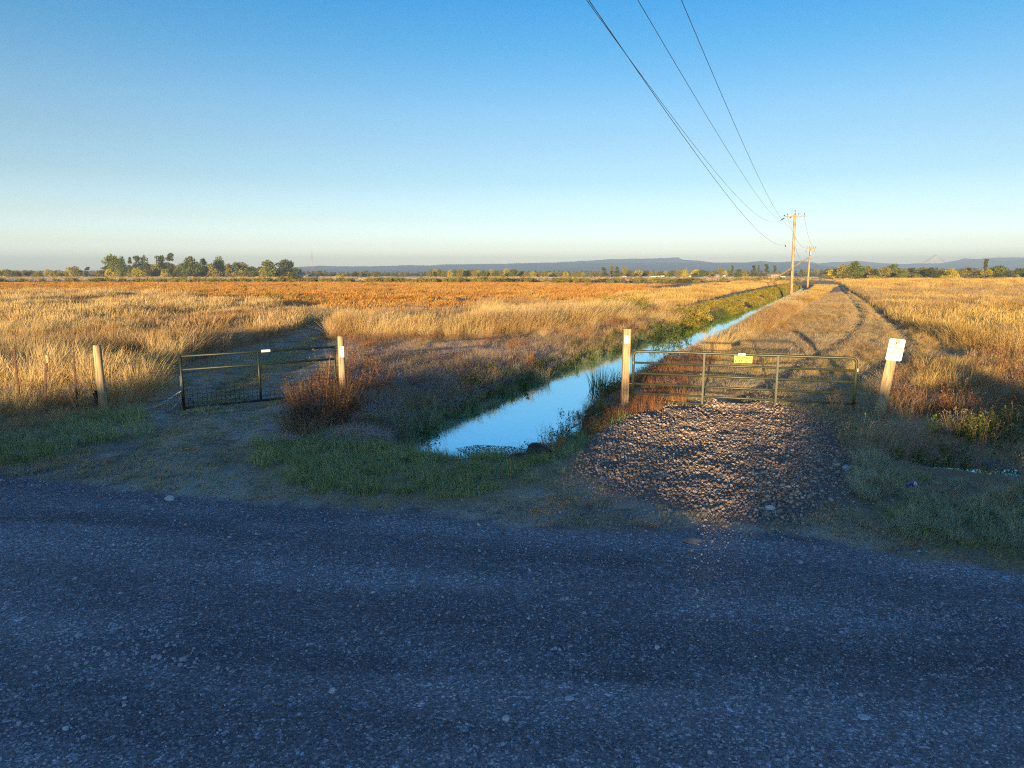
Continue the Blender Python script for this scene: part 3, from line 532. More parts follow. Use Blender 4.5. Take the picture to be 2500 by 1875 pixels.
# orange field
x, y = fill(ORANGE, .95, 200, cond=lambda x, y: fbm(x*.04, y*.2, 108) > .36); place('stubble', 'orange', (x, y), .7, 1.35, 'low orange brown crop stubble across the middle distance', 'stubble')
x, y = fill(ORANGE, .012, 200, cond=lambda x, y: fbm(x*.05, y*.1, 109) > .55); place('stubble_weeds', 'leaffar', (x, y), .4, .8, 'small green weeds dotted over the orange field', 'weeds')
HB = [(-330, 196), (85, 196), (95, 224), (-330, 230)]
x, y = fill(HB, .07, cond=lambda x, y: fbm(x*.035, y*.1, 110) > .38); place('field_scrub', 'olive', (x, y), .35, .85, 'low olive scrub strip between the orange field and the pale straw field', 'scrub')
x, y = fill([(-420, 226), (140, 226), (160, 400), (-450, 400)], .10); place('pale_straw', 'tallfar', (x, y), .45, .8, 'pale straw field in front of the far tree line', 'straw')
# ------------------------------------------------------------------ hills, built far off and seen through haze, distance blue also in their colour
M['hill'] = plain('forested_hill', (.035, .055, .04), 1, var=.4, scale=.0035, stretch=(1, 1, 3))
M['snow'] = plain('snow_peak', (.85, .85, .88), .8, var=.1, scale=.01)
m, nt, b = newmat('haze_tinted_hill_forest'); g = N(nt, 'NewGeometry'); mp = N(nt, 'Mapping'); mp.inputs['Scale'].default_value = (.0022, .0016, .016); nt.links.new(g.outputs['Position'], mp.inputs[0])
f = noise(nt, mp.outputs[0], 1.0, 6, .65); nt.links.new(ramp(nt, f, [(.05, .14, .21), (.065, .16, .23), (.085, .18, .24), (.24, .29, .29)], [.3, .5, .6, .70]), b.inputs['Base Color']); b.inputs['Roughness'].default_value = 1; b.inputs['Specular IOR Level'].default_value = 0; M['hill'] = m  # blue of the distance put into the forest colour, adds to the haze
def ridge(name, prof, D, depth, mat, label, ground=-2.0, px0=None):
    xs = np.arange(prof[0][0], prof[-1][0]+1, 6.0); pys = np.interp(xs, [p[0] for p in prof], [p[1] for p in prof]); n = len(xs)
    seed = int(D) % 97; pys = pys+(fbm(xs*.06, xs*0+seed, seed, 4)-.5)*2.2
    rows = np.array([-1.0, -.86, -.7, -.52, -.36, -.2, -.08, 0, .12, .35, .8]); hk = np.array([0, .14, .26, .44, .60, .80, .94, 1, .9, .5, 0]); V = []
    for r_, k in zip(rows, hk):
        yy = D+r_*depth; zc = np.array([Zat(D, q) for q in pys]); xw = (xs-1250)/F*(D*cP)
        nz = (fbm(xs*.02+r_*3, xs*0+r_*6, seed+3, 4)-.5)*.45*k*(1-k)*2
        V.append(np.stack([xw, np.full(n, yy), ground+(zc-ground)*(k+nz*(k < 1))], 1))
    V = np.concatenate(V); idx = np.arange(len(V)).reshape(len(rows), n); q = np.stack([idx[:-1, :-1], idx[:-1, 1:], idx[1:, 1:], idx[1:, :-1]], -1).reshape(-1, 4)
    return link(name, mesh_np(name, V, q, mat, True), label=label, kind='structure')
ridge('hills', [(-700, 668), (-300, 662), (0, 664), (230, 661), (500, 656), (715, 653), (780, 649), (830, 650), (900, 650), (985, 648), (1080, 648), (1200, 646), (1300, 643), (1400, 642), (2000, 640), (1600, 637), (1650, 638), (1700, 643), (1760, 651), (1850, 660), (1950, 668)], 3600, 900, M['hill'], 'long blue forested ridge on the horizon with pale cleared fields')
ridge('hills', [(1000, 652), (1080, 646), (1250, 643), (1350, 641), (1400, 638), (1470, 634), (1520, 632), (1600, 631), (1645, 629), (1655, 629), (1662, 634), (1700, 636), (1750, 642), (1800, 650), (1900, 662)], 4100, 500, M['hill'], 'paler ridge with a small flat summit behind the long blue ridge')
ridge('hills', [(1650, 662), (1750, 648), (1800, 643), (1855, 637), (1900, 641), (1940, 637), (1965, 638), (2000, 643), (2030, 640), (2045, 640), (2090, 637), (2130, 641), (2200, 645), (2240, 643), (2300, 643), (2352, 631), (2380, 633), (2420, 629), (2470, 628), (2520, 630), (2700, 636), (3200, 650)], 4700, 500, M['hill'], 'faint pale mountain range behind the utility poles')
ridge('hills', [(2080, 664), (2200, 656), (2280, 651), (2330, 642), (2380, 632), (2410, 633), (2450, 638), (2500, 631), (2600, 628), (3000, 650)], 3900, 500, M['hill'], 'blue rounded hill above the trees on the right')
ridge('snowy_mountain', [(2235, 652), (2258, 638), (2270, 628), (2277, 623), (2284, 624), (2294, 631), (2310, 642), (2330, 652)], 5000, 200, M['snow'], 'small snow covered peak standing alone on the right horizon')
# air between here and the hills
m = bpy.data.materials.new('haze_air'); m.use_nodes = True; nt = m.node_tree; nt.nodes.remove(nt.nodes['Principled BSDF'])
pv = N(nt, 'VolumePrincipled'); pv.inputs['Color'].default_value = (.58, .80, 1, 1); pv.inputs['Density'].default_value = HAZE; pv.inputs['Anisotropy'].default_value = .1
nt.links.new(pv.outputs[0], nt.nodes['Material Output'].inputs['Volume'])
mb = MB(); mb.box((0, 2600, 60), (22000, 6900, 126)); hb = mb.obj('haze', m, kind='stuff', label='thin bluish evening haze over the whole plain', cat='haze')
# ------------------------------------------------------------------ trees
def crown(kind, n=700, seed=1):
    """leaf clumps through the crown volume of a tree of height 1 and width 1"""
    r = np.random.default_rng(seed); lobes = []
    if kind == 'round':
        for i in range(17): a = r.uniform(0, 6.28); h = r.uniform(.15, .84); q = .33*math.sin(math.pi*min(1, (h+.04)/.98))*r.uniform(.5, 1.1); lobes.append((q*math.cos(a), q*math.sin(a), h, r.uniform(.15, .24), r.uniform(.10, .16)))
    elif kind == 'poplar':
        for i in range(15): h = .12+.82*i/14; q = .16*r.uniform(0, 1); a = r.uniform(0, 6.28); lobes.append((q*math.cos(a), q*math.sin(a), h-.05, .30*math.sin(math.pi*(h*.86+.1))+.10, .10))
    elif kind == 'conifer':
        for i in range(16): h = .12+.86*i/15; lobes.append((r.uniform(-.04, .04), r.uniform(-.04, .04), h, .42*(1-h)**.8+.03, .045))
    elif kind == 'tuft':
        for i in range(8): h = .48+.5*i/7; q = .14*r.uniform(0, 1); a = r.uniform(0, 6.28); lobes.append((q*math.cos(a), q*math.sin(a), h, .30*r.uniform(.6, 1), .055))
    elif kind == 'bush':
        for i in range(11): a = r.uniform(0, 6.28); q = .34*r.uniform(0, 1); h = r.uniform(.18, .78)*(1-q*.9); lobes.append((q*math.cos(a), q*math.sin(a), h, r.uniform(.17, .25), r.uniform(.17, .27)))
    elif kind == 'ragged':
        for i in range(20): a = r.uniform(0, 6.28); h = r.uniform(.1, .93); q = .34*r.uniform(.2, 1)*(1-.5*h); lobes.append((q*math.cos(a), q*math.sin(a), h, r.uniform(.11, .20), r.uniform(.06, .11)))
    L = np.array(lobes); w_ = (L[:, 3]**2*L[:, 4]); i = r.choice(len(L), n, p=w_/w_.sum()); d = r.normal(size=(n, 3)); d /= np.linalg.norm(d, axis=1)[:, None]; rad = r.uniform(.45, 1.05, n)[:, None]
    c = L[i, :3]+d*rad*np.stack([L[i, 3], L[i, 3], L[i, 4]], 1); s = r.uniform(.014, .034, n)[:, None]*(.9 if kind in ('tuft', 'conifer', 'ragged') else 1.1)
    u = r.normal(size=(n, 3)); u /= np.linalg.norm(u, axis=1)[:, None]; v = np.cross(u, r.normal(size=(n, 3))); v /= np.linalg.norm(v, axis=1)[:, None]
    V = np.stack([c-u*s-v*s*.8, c+u*s-v*s*.6, c+u*s*.7+v*s, c-u*s*.8+v*s*.8], 1).reshape(-1, 3); V[:, 2] = np.maximum(V[:, 2], .01)
    return V, np.arange(4*n).reshape(n, 4)
CR = {}; TR = {}
def crown_mesh(kind, mat, var, n=1300):
    k = (kind, mat, var)
    if k not in CR: V, Fc = crown(kind, n, var*13+len(kind)); CR[k] = mesh_np('crown', V, Fc, M[mat])
    return CR[k]
def trunk_mesh(var):
    if var not in TR:
        mb = MB(); r = random.Random(var); mb.tube([(0, 0, -.02), (.01, 0, .2), (-.01, .01, .45), (.005, 0, .8)], [.022, .017, .012, .004], 6)
        for k in range(5): a = r.uniform(0, 6.28); h = .22+.1*k; mb.tube([(0, 0, h), (.09*math.cos(a), .09*math.sin(a), h+.1), (.2*math.cos(a), .2*math.sin(a), h+.2)], [.009, .006, .002], 4, False)
        TR[var] = mb.mesh('trunk', M['bark'])
    return TR[var]
tn = [0]
def tree(px, top, w_, kind, mat, label, base=676, D=None, group=None, name=None):
    tn[0] += 1; v = tn[0] % 4; D = D or G(1250, base)[1]*(1+.04*math.sin(tn[0]*2.3)); z0 = -.35 if D > 250 else hz1(Xat(px, D), D)
    H_ = Zat(D, top)-z0; W_ = w_/F*D*1.35
    x = Xat(px, D); t = empty(name or ('bush' if kind == 'bush' else 'tree'), (x, D, z0), tn[0]*1.7, label=label, cat='bush' if kind == 'bush' else 'tree', group=group)
    c = link('crown', crown_mesh(kind, mat, v), t); c.scale = (W_, W_, H_*1.03)
    k = link('trunk', trunk_mesh(v), t); k.scale = (H_*.9, H_*.9, H_*.8)
    return t
T = tree
od = ['first', 'second', 'third', 'fourth', 'fifth', 'sixth', 'seventh', 'eighth', 'ninth', 'tenth', 'eleventh', 'twelfth', 'thirteenth', 'fourteenth', 'fifteenth', 'sixteenth', 'seventeenth', 'eighteenth', 'nineteenth', 'twentieth']
for a in [(283, 619, 40, 'round', 'treeA', 'tallest wide green tree, leftmost of the tall trees on the left'), (301, 624, 20, 'poplar', 'treeA', 'narrow green tree leaning on the right side of the leftmost tall tree'),
          (320, 629, 13, 'ragged', 'treeB', 'slim dark tree standing just left of the twin dark trees'), (337, 625, 24, 'ragged', 'treeB', 'left one of the twin dark trees in the left group'), (357, 620, 24, 'ragged', 'treeB', 'right one of the twin dark trees, the taller'),
          (394, 625, 29, 'ragged', 'treeB', 'wide brownish dark tree with spiky top in the left group'), (418, 619, 25, 'ragged', 'treeB', 'tall brownish tree right of the spiky topped one'),
          (439, 643, 15, 'conifer', 'treeB', 'small pointed conifer right of the brownish trees'), (451, 647, 12, 'conifer', 'treeB', 'lower conifer next to the small pointed one'),
          (468, 624, 42, 'round', 'treeA', 'broad olive green tree in the middle of the left group'), (497, 629, 20, 'round', 'treeB', 'dark tree touching the right side of the broad olive tree'),
          (538, 624, 31, 'poplar', 'treeA', 'tall pale green tree behind the yellow shrubs'), (559, 640, 18, 'ragged', 'treeD', 'thin olive tree right of the tall pale green tree'), (577, 641, 22, 'ragged', 'treeA', 'open crowned green tree left of the low gap'),
          (614, 650, 34, 'round', 'treeA', 'low round green tree in the dip of the left row'), (655, 633, 36, 'round', 'treeA', 'airy green tree, second last of the left group'), (697, 631, 40, 'round', 'treeB', 'dense dark round tree at the right end of the left group'),
          (187, 649, 24, 'round', 'treeD', 'dark bush like tree standing above the far left row'), (215, 652, 15, 'ragged', 'treeB', 'small tree with bare stem right of the far left row'), (170, 652, 20, 'ragged', 'treeC', 'yellow tree beside the dark one in the far left row')]: T(*a)
for i, (px, top, w_, mt) in enumerate([(-60, 652, 40, 'treeD'), (-25, 655, 34, 'treeD'), (5, 655, 26, 'treeC'), (22, 657, 26, 'treeD'), (45, 656, 26, 'treeD'), (66, 655, 30, 'treeD'), (92, 661, 26, 'treeD'), (120, 657, 24, 'treeC'), (142, 659, 24, 'treeD'), (156, 658, 18, 'treeC'), (243, 661, 30, 'treeD')]):
    T(px, top, w_, 'bush', mt, '%s bush in the far left row, %s from the left edge' % (['yellow', 'olive'][mt == 'treeD'], ['beyond the frame', 'cut by the frame', 'first', 'second', 'third', 'fourth', 'fifth', 'sixth', 'seventh', 'eighth', 'last'][i]), group='bushes of the far left row')
for i, (px, top, w_, mt, lb) in enumerate([(268, 655, 22, 'treeC', 'yellow bush at the foot of the tallest wide green tree'), (296, 651, 22, 'treeC', 'golden bush right of the tallest tree foot'), (311, 657, 18, 'treeC', 'brightest small yellow bush in the left group'),
        (338, 651, 30, 'treeC', 'yellow green bush below the twin dark trees'), (361, 655, 24, 'treeD', 'olive bush below the right twin dark tree'), (383, 650, 22, 'treeB', 'dark bush between the twin trees and the brownish trees'), (403, 658, 18, 'treeC', 'little yellow bush below the brownish trees'), (425, 654, 28, 'treeD', 'olive bush below the small conifers'),
        (455, 657, 26, 'treeB', 'dark green bush under the broad olive tree'), (482, 660, 40, 'treeD', 'wide olive shrub under the broad olive tree'), (507, 641, 30, 'treeC', 'large golden shrub right of the broad olive tree'), (530, 654, 34, 'treeD', 'olive shrub below the tall pale green tree'), (556, 650, 30, 'treeD', 'brownish shrub below the thin olive tree'), (585, 654, 26, 'treeC', 'yellow shrub below the open crowned tree'), (600, 660, 30, 'treeD', 'low olive shrub left of the low gap'), (635, 655, 22, 'treeD', 'shrub left of the airy green tree'), (644, 650, 20, 'treeC', 'yellow green shrub at the foot of the airy green tree'), (675, 659, 24, 'treeB', 'dark shrub between the two last trees'), (718, 665, 16, 'treeB', 'dark shrub beside the small barn')]):
    T(px, top, w_, 'bush', mt, lb)
fl = np.linspace(262, 724, 30)
nm30 = od+['twenty first', 'twenty second', 'twenty third', 'twenty fourth', 'twenty fifth', 'twenty sixth', 'twenty seventh', 'twenty eighth', 'twenty ninth', 'thirtieth']
for i, px in enumerate(fl):
    T(px+random.uniform(-4, 4), (643 if px < 600 else 652)+random.uniform(-5, 6), random.uniform(26, 36), 'round', ['treeB', 'treeD', 'treeA', 'treeD', 'treeC'][(i*3) % 5], 'low tree filling the back of the left tree group, %s from its left end' % nm30[i], base=675, group='low trees behind the left tree group')
# middle row
for px, top, w_, k, mt, lb in [(830, 664, 22, 'bush', 'treeC', 'yellowish bush right of the radio mast'), (866, 662, 20, 'round', 'treeA', 'small round tree, left of three behind the pale field'), (895, 660, 20, 'round', 'treeA', 'small round tree, middle of three behind the pale field'), (920, 662, 18, 'round', 'treeD', 'small round tree, right of three behind the pale field'),
        (1140, 659, 24, 'round', 'treeB', 'dark tree inside the pale poplar row'), (1253, 656, 22, 'round', 'treeB', 'dark tree at the right end of the pale poplar row'), (1474, 653, 16, 'ragged', 'treeB', 'dark grey green tree left of the paired tall trees'),
        (1493, 649, 15, 'ragged', 'treeD', 'left one of three close tall trees before the blue ridge'), (1506, 649, 16, 'ragged', 'treeB', 'middle one of three close tall trees before the blue ridge'), (1523, 651, 17, 'ragged', 'treeD', 'right one of three close tall trees before the blue ridge'),
        (1673, 654, 19, 'conifer', 'treeC', 'golden pointed tree beside the white farm shed'), (1697, 665, 18, 'bush', 'treeB', 'dark bush right of the golden pointed tree'), (1760, 652, 14, 'round', 'treeD', 'rusty olive tree above the white house'), (1787, 650, 8, 'tuft', 'treeB', 'thin stemmed tree right of the white house'), (1801, 656, 18, 'round', 'treeB', 'dark round tree left of the stemmed conifers'),
        (1839, 648, 13, 'ragged', 'treeB', 'dark tall tree, leftmost of four stemmed trees'), (1851, 649, 8, 'tuft', 'treeB', 'thin tree, second of four stemmed trees'), (1870, 647, 12, 'tuft', 'treeB', 'bare stemmed tree, third of four stemmed trees'), (1891, 650, 10, 'tuft', 'treeB', 'bare stemmed tree behind the tan house')]:
    T(px, top, w_, k, mt, lb, base=677 if px > 1400 else 676)
for i in range(18):
    px = 1052+i*11.5+random.uniform(-2, 2); T(px, 657+random.uniform(-1.5, 3), random.uniform(12, 17), 'poplar', ['treeD', 'treeC', 'treeA'][(i*7) % 3], od[i]+' poplar from the left in the pale poplar row', group='pale poplar row')
for i in range(14):
    px = 1272+i*14+random.uniform(-3, 3); T(px, 663+random.uniform(-2, 2), random.uniform(12, 18), 'poplar', ['treeD', 'treeC', 'treeD'][(i*5) % 3], od[i]+' low young poplar right of the pale poplar row', group='low young poplars')
for i in range(17):
    px = 1538+i*17.5+random.uniform(-4, 4)
    if abs(px-1673) < 9: continue
    T(px, 660+random.uniform(-3, 3), random.uniform(16, 24), 'round', ['treeD', 'treeC', 'treeA', 'treeD'][(i*5) % 4], od[i]+' autumn tree from the left in the row behind the white houses', base=675, group='autumn trees behind the houses')
# right row
for px, top, w_, k, mt, lb in [(2035, 655, 34, 'round', 'treeC', 'yellow green tree at the left end of the right tree row'), (2062, 643, 34, 'round', 'treeD', 'left dome of the large olive clump on the right'), (2087, 636, 38, 'round', 'treeA', 'highest green tree of the large clump on the right'), (2112, 649, 40, 'round', 'treeD', 'right dome of the large olive clump on the right'), (2132, 656, 24, 'round', 'treeB', 'dark tree right of the large olive clump'),
        (2158, 650, 32, 'round', 'treeD', 'olive tree left of the tall rounded one in the right row'), (2181, 643, 36, 'round', 'treeA', 'tall rounded tree standing alone in the right row'), (2200, 657, 26, 'round', 'treeA', 'lower green tree right of the tall rounded one'), (2224, 654, 24, 'ragged', 'treeB', 'airy dark tree in the middle of the right row'), (2250, 651, 34, 'round', 'treeD', 'broad brownish tree in the middle of the right row'), (2276, 652, 34, 'round', 'treeB', 'broad dark tree in the middle of the right row'), (2300, 657, 28, 'round', 'treeD', 'olive tree left of the bright green one'),
        (2322, 655, 28, 'round', 'treeC', 'bright yellow green tree in the right row'), (2346, 657, 30, 'round', 'treeD', 'olive tree right of the bright yellow green one'), (2370, 652, 44, 'round', 'treeD', 'wide brown green tree left of the thin tall tree'), (2403, 635, 13, 'tuft', 'treeB', 'thin tall tree with a tuft high above the right row'), (2408, 655, 26, 'round', 'treeC', 'ochre tree at the foot of the thin tall tree'), (2431, 646, 38, 'round', 'treeA', 'dense green tree right of the thin tall tree'), (2463, 660, 26, 'round', 'treeB', 'low dark tree above the long pale roof'), (2492, 654, 36, 'round', 'treeA', 'green tree at the right edge of the photo'), (2530, 655, 40, 'round', 'treeD', 'olive tree just beyond the right edge')]:
    T(px, top, w_, k, mt, lb, base=681)
for i, px in enumerate(range(2022, 2500, 22)): T(px+random.uniform(-5, 5), 667+random.uniform(-2, 2), 26, 'bush', ['treeD', 'treeC', 'treeD', 'treeB'][i % 4], 'low bush below the right tree row, %s from its left end' % (od+['twenty first', 'twenty second', 'twenty third'])[i], base=681, group='undergrowth below the right tree row')
# wood beyond as one mass
cw = bpy.data.collections.new('wood_trees')
for i, (k, mt) in enumerate([('round', 'treeB'), ('ragged', 'treeB'), ('round', 'treeD'), ('poplar', 'treeD')]):
    V, Fc = crown(k, 450, i+50); cw.objects.link(bpy.data.objects.new('wood_crown.%03d' % i, mesh_np('wood_crown', V*np.array([.8, .8, 1]), Fc, M[mt])))
px = rng.uniform(-500, 2900, 2000); D = rng.uniform(520, 760, 2000); pts = np.stack([(px-1250)/F*D*cP, D, np.full(2000, -.6)], 1)
scatter('far_wood', pts, rng.uniform(3.0, 5.4, 2000)*np.where(px > 1950, 1.35, 1)*np.where(px < 700, 1.05, 1)*np.where((px > 800) & (px < 1050), .8, 1), cw, tilt=.03, label='dark far off woodland massed below the hills', cat='woodland')
# bushes at the near edge of the pale field
for px, py, w_, h_, lb in [(690, 687, 34, 11, 'olive bush left of the radio mast foot, nearer the field'), (722, 687, 46, 12, 'wide olive bush below the small barn'), (762, 687, 44, 11, 'wide olive bush below the radio mast'), (1068, 688, 20, 8, 'small round bush left of the dark field bushes'), (1122, 688, 30, 10, 'dark field bush, leftmost of three'), (1180, 688, 44, 9, 'dark field bush, middle and flattest of three'), (1268, 689, 84, 11, 'dark field bush, widest at the right of three'), (1690, 688, 60, 9, 'green reed patch before the white farm shed'), (1660, 690, 50, 8, 'low green reeds left of the reed patch'), (1480, 689, 50, 6, 'low scrub left of the red tractor')]:
    D = G(px, py)[1]; T(px, py-h_-3, w_, 'bush', 'treeD', lb, base=py, D=D)
# ------------------------------------------------------------------ far buildings, mast, tractor
def house(px0, px1, top, eave, base, D, wall, roof, label, win=3, cat='house', rise=True):
    x0, x1 = Xat(px0, D), Xat(px1, D); z0 = -.4; ze = Zat(D, eave); zt = Zat(D, top); W_ = x1-x0; dp = max(6, W_*.45)
    t = empty('house' if cat == 'house' else cat, ((x0+x1)/2, D, z0), 0, label=label, cat=cat); h = ze-z0
    MB().box((0, dp/2, h/2), (W_, dp, h)).obj('wall', wall, t)
    r_ = zt-ze; a = W_/2+.5; mb = MB(); mb.add([(-a, -.6, h), (a, -.6, h), (a, dp+.6, h), (-a, dp+.6, h), (-a*.96, dp/2, h+r_), (a*.96, dp/2, h+r_)], [(0, 1, 5, 4), (3, 4, 5, 2), (0, 4, 3), (1, 2, 5), (0, 3, 2, 1)]); mb.obj('roof', roof, t)
    for i in range(win):
        xx = -W_/2+W_*(i+.7)/(win+.6); MB().box((xx, -.03, h*.55), (W_*.09, .08, h*.34)).obj('window', M['darkglass'], t)
    MB().box((W_*.36, -.03, h*.36), (min(1.2, W_*.1), .09, h*.7)).obj('door', M['ink'], t)
    return t
M['darkglass'] = plain('dark_window', (.04, .05, .06), .15, var=.1)
M['wallwhite'] = plain('white_wall', (.78, .74, .68), .7, var=.06); M['walltan'] = plain('tan_wall', (.50, .30, .18), .8, var=.1)
M['roofgrey'] = plain('grey_roof', (.30, .28, .27), .7, var=.1); M['rooflight'] = plain('pale_roof', (.55, .48, .40), .7, var=.1); M['barnred'] = plain('barn_wall', (.20, .08, .05), .8, var=.2)
house(1589, 1611, 673.0, 674.2, 677, 392, M['wallwhite'], M['rooflight'], 'long low white shed in front of the autumn trees')
house(1612, 1622, 671.4, 673, 676.4, 396, M['wallwhite'], M['roofgrey'], 'small white gabled house right of the long low shed', 2)
house(1681, 1687, 669.5, 673, 678, 392, M['wallwhite'], M['walltan'], 'narrow white farm shed between the golden tree and dark bush', 1)
house(1755, 1771, 669, 672.5, 676, 398, M['wallwhite'], M['rooflight'], 'bright white house below the rusty olive tree')
house(1883, 1906, 668.2, 670.5, 677, 380, M['walltan'], M['rooflight'], 'tan house left of the tall utility pole')
house(1907, 1917, 672.6, 674, 677, 384, M['wallwhite'], M['roofgrey'], 'small white shed beside the tan house', 1)
house(722, 752, 668.6, 671.5, 676, 420, M['barnred'], M['roofgrey'], 'dark roofed small barn right of the last round tree', 2, 'barn')
house(2448, 2480, 672.5, 675, 681, 362, M['walltan'], M['rooflight'], 'building with a long pale roof at the right edge', 3)
M['mastgrey'] = plain('mast_grey', (.22, .20, .19), .7)
D = 430; zt = Zat(D, 612); x = Xat(764, D); t = empty('radio_mast', (x, D, -.4), 0, label='thin lattice radio mast rising right of the left tree group', cat='mast')
mb = MB()
for k in range(3): a = k*2.094; mb.tube([(.28*math.cos(a), .28*math.sin(a), 0), (.28*math.cos(a), .28*math.sin(a), zt+.4)], .04, 4)
mb.obj('mast_leg', M['mastgrey'], t); mb = MB(); nseg = int(zt/1.0)
for i in range(nseg):
    for k in range(3): a, b_ = k*2.094, (k+1)*2.094; mb.tube([(.28*math.cos(a), .28*math.sin(a), i), (.28*math.cos(b_), .28*math.sin(b_), i+1)], .014, 3, False)
mb.obj('lattice', M['mastgrey'], t)
for k in range(3): a = k*2.094+.4; MB().tube([(0, 0, zt*.9), (9*math.cos(a), 9*math.sin(a), .3)], .012, 3).obj('guy_wire', M['wire'], t)
D = 190; x = Xat(1526, D); t = empty('tractor', (x, D, 0), .3, label='small faded red tractor with a pale canopy at the edge of the orange field', cat='tractor'); M['tractorred'] = plain('faded_red_paint', (.42, .13, .05), .6)
MB().box((.35, 0, .75), (1.2, .5, .45)).box((-.35, 0, .62), (.5, .6, .3)).obj('body', M['tractorred'], t); MB().box((-.3, 0, 1.75), (1.0, .9, .07)).obj('canopy', M['white'], t)
for sx in (-.7, .1):
    for sy in (-.38, .38): MB().tube([(sx, sy, .75), (sx, sy, 1.72)], .03, 5).obj('canopy_post', M['ink'], t)
for sx, r_ in ((-.45, .5), (.75, .3)):
    for sy in (-.5, .5): MB().tube([(sx, sy-.1, r_), (sx, sy+.1, r_)], r_, 14).obj('wheel', M['insul'], t)
MB().tube([(.55, 0, .95), (.55, 0, 1.4)], .035, 6).obj('exhaust', M['ink'], t)
# ------------------------------------------------------------------ utility poles and lines
def pole(name, base, top, D, label, r0, r1, arms, leanok=True):
    x0 = Xat(base[0], D); z0 = hz1(x0, D); zt = Zat(D, top[1]); x1 = Xat(top[0], D, zt)
    t = empty(name, (x0, D, z0), 0, label=label, cat='utility pole'); H_ = zt-z0; lx = x1-x0
    MB().tube([(lx*k, 0, -.5 if k == 0 else H_*k) for k in (0, .25, .5, .75, 1)], [r0, r0*.92, (r0+r1)/2, r1*1.05, r1], 12).obj('shaft', M['polewood'], t, True)
    return t, x0, z0, H_, lx
D1 = G(1932, 719)[1]; p1, x10, z10, H1, l1 = pole('utility_pole', (1932, 719), (1941, 521), D1, 'tall nearer wooden utility pole at the end of the ditch', .20, .145, None)
def loc1(px, py): z = Zat(D1, py); return Vector((Xat(px, D1, z)-x10, -.12, z-z10))
aL, aR = loc1(1919.5, 528.5), loc1(1966, 527.3)
MB().tube([aL+Vector((0, -.08, 0)), aR+Vector((0, -.08, 0))], .065, 6).obj('crossarm', M['postwood'], p1)
def insul(parent, p, tilt=None, L=.32, r=.06):
    d = (tilt or Vector((0, 0, 1))).normalized(); p = Vector(p); return MB().tube([p, p+d*L*.3, p+d*L*.31, p+d*L*.6, p+d*L*.61, p+d*L], [r*.4, r*.4, r, r*.8, r*1.1, r*.5], 8).obj('insulator', M['insul'], parent)
for px, py in ((1921, 527.5), (1949, 526.5), (1963, 526.5)): insul(p1, loc1(px, py))
insul(p1, Vector((l1, 0, H1)), L=.45); insul(p1, loc1(1926, 533), Vector((.8, 0, .55)), .6, .08); insul(p1, loc1(1917, 529), Vector((-.6, -.3, .4)), .4); insul(p1, loc1(1904, 538.5), Vector((.85, 0, .5)), .65, .08); insul(p1, loc1(1915, 598), Vector((.6, 0, -.7)), .3, .07)
for s in (-1, 1): MB().tube([Vector((l1*.93+s*.75, -.17, loc1(1941, 528).z)), Vector((l1*.92, -.17, loc1(1941, 537).z))], .02, 4).obj('arm_brace', M['galv'], p1)
MB().tube([(l1*.05-.2, -.05, .3), (l1*.6-.17, -.05, H1*.6), (l1*.97-.15, -.05, H1*.97)], .018, 4).obj('ground_wire', M['insul'], p1)
for k in range(14): zz = H1*(.16+.055*k); MB().box((l1*zz/H1+(-1)**k*.2, 0, zz), (.1, .03, .03)).obj('step', M['insul'], p1)
D2 = G(1971, 700)[1]; p2, x20, z20, H2, l2 = pole('utility_pole', (1971.5, 700), (1979, 604), D2, 'shorter utility pole with a wooden push brace beyond the tall one', .19, .14, None)
def loc2(px, py, dy=-.12): z = Zat(D2, py); return Vector((Xat(px, D2, z)-x20, dy, z-z20))
MB().tube([loc2(1968.5, 606.2, -.2), loc2(1991.5, 606.2, -.2)], .07, 6).obj('crossarm', M['postwood'], p2)
for px in (1969.5, 1975, 1984, 1990): insul(p2, loc2(px, 605.8, -.2))
MB().tube([loc2(1977.5, 613, -.35), loc2(1977.5, 621, -.35)], .27, 12).obj('transformer', M['galv'], p2)
MB().tube([loc2(1975.5, 628), Vector((-4.4, 16, -.6))], [.12, .15], 8).obj('push_brace', M['polewood'], p2)
for px, py in ((1967, 612), (1987, 610)): MB().tube([loc2(px, py), loc2(px+.5, py+4)], .07, 6).obj('fuse', M['insul'], p2)
# lines: each hangs in the vertical plane of the pole line and is fitted through points traced on the photo
def line(name, ends, trace, label, r=.0065, back=-45):
    A = Vector(ends); pts = []
    tx, ty = trace[0]; u = None
    Dn = 13.5; q = P3(tx, ty, Dn)                                     # near crossing point, at the height that spacing of the lines gives
    u = Vector((q.x-A.x, q.y-A.y)); Ltot = u.length; u.normalize(); nrm = Vector((-u.y, u.x)); S = [0, Ltot]; Zs = [A.z, q.z]
    for px, py in trace[1:]:
        dx, dz = (px-1250)/F, (937.5-py)/F; d = Vector((dx, cP+dz*sP, -sP+dz*cP)); t_ = (A.x*nrm.x+A.y*nrm.y)/(d.x*nrm.x+d.y*nrm.y); w3 = d*t_; s_ = (Vector((w3.x, w3.y))-Vector((A.x, A.y))).dot(u)
        S.append(s_); Zs.append(CAMH+w3.z)
    c = np.polyfit(S, Zs, 2, w=[4, 4]+[1]*(len(S)-2)); print(name, label[:30], 'near z %.1f' % q.z, 'coef', np.round(c, 5), [round(float(v), 1) for v in S], [round(float(v), 1) for v in Zs])
    n = 48; L2 = Ltot+(Dn-back)*1.1; P_ = [Vector((A.x+u.x*s, A.y+u.y*s, float(np.polyval(c, s)))) for s in np.linspace(0, L2, n)]; P_[0] = A
    o = MB().tube(P_, r, 5).obj(name, M['wire']); return tag(o, label, 'power line')
W1 = lambda px, py: P3(px, py, D1-.2)
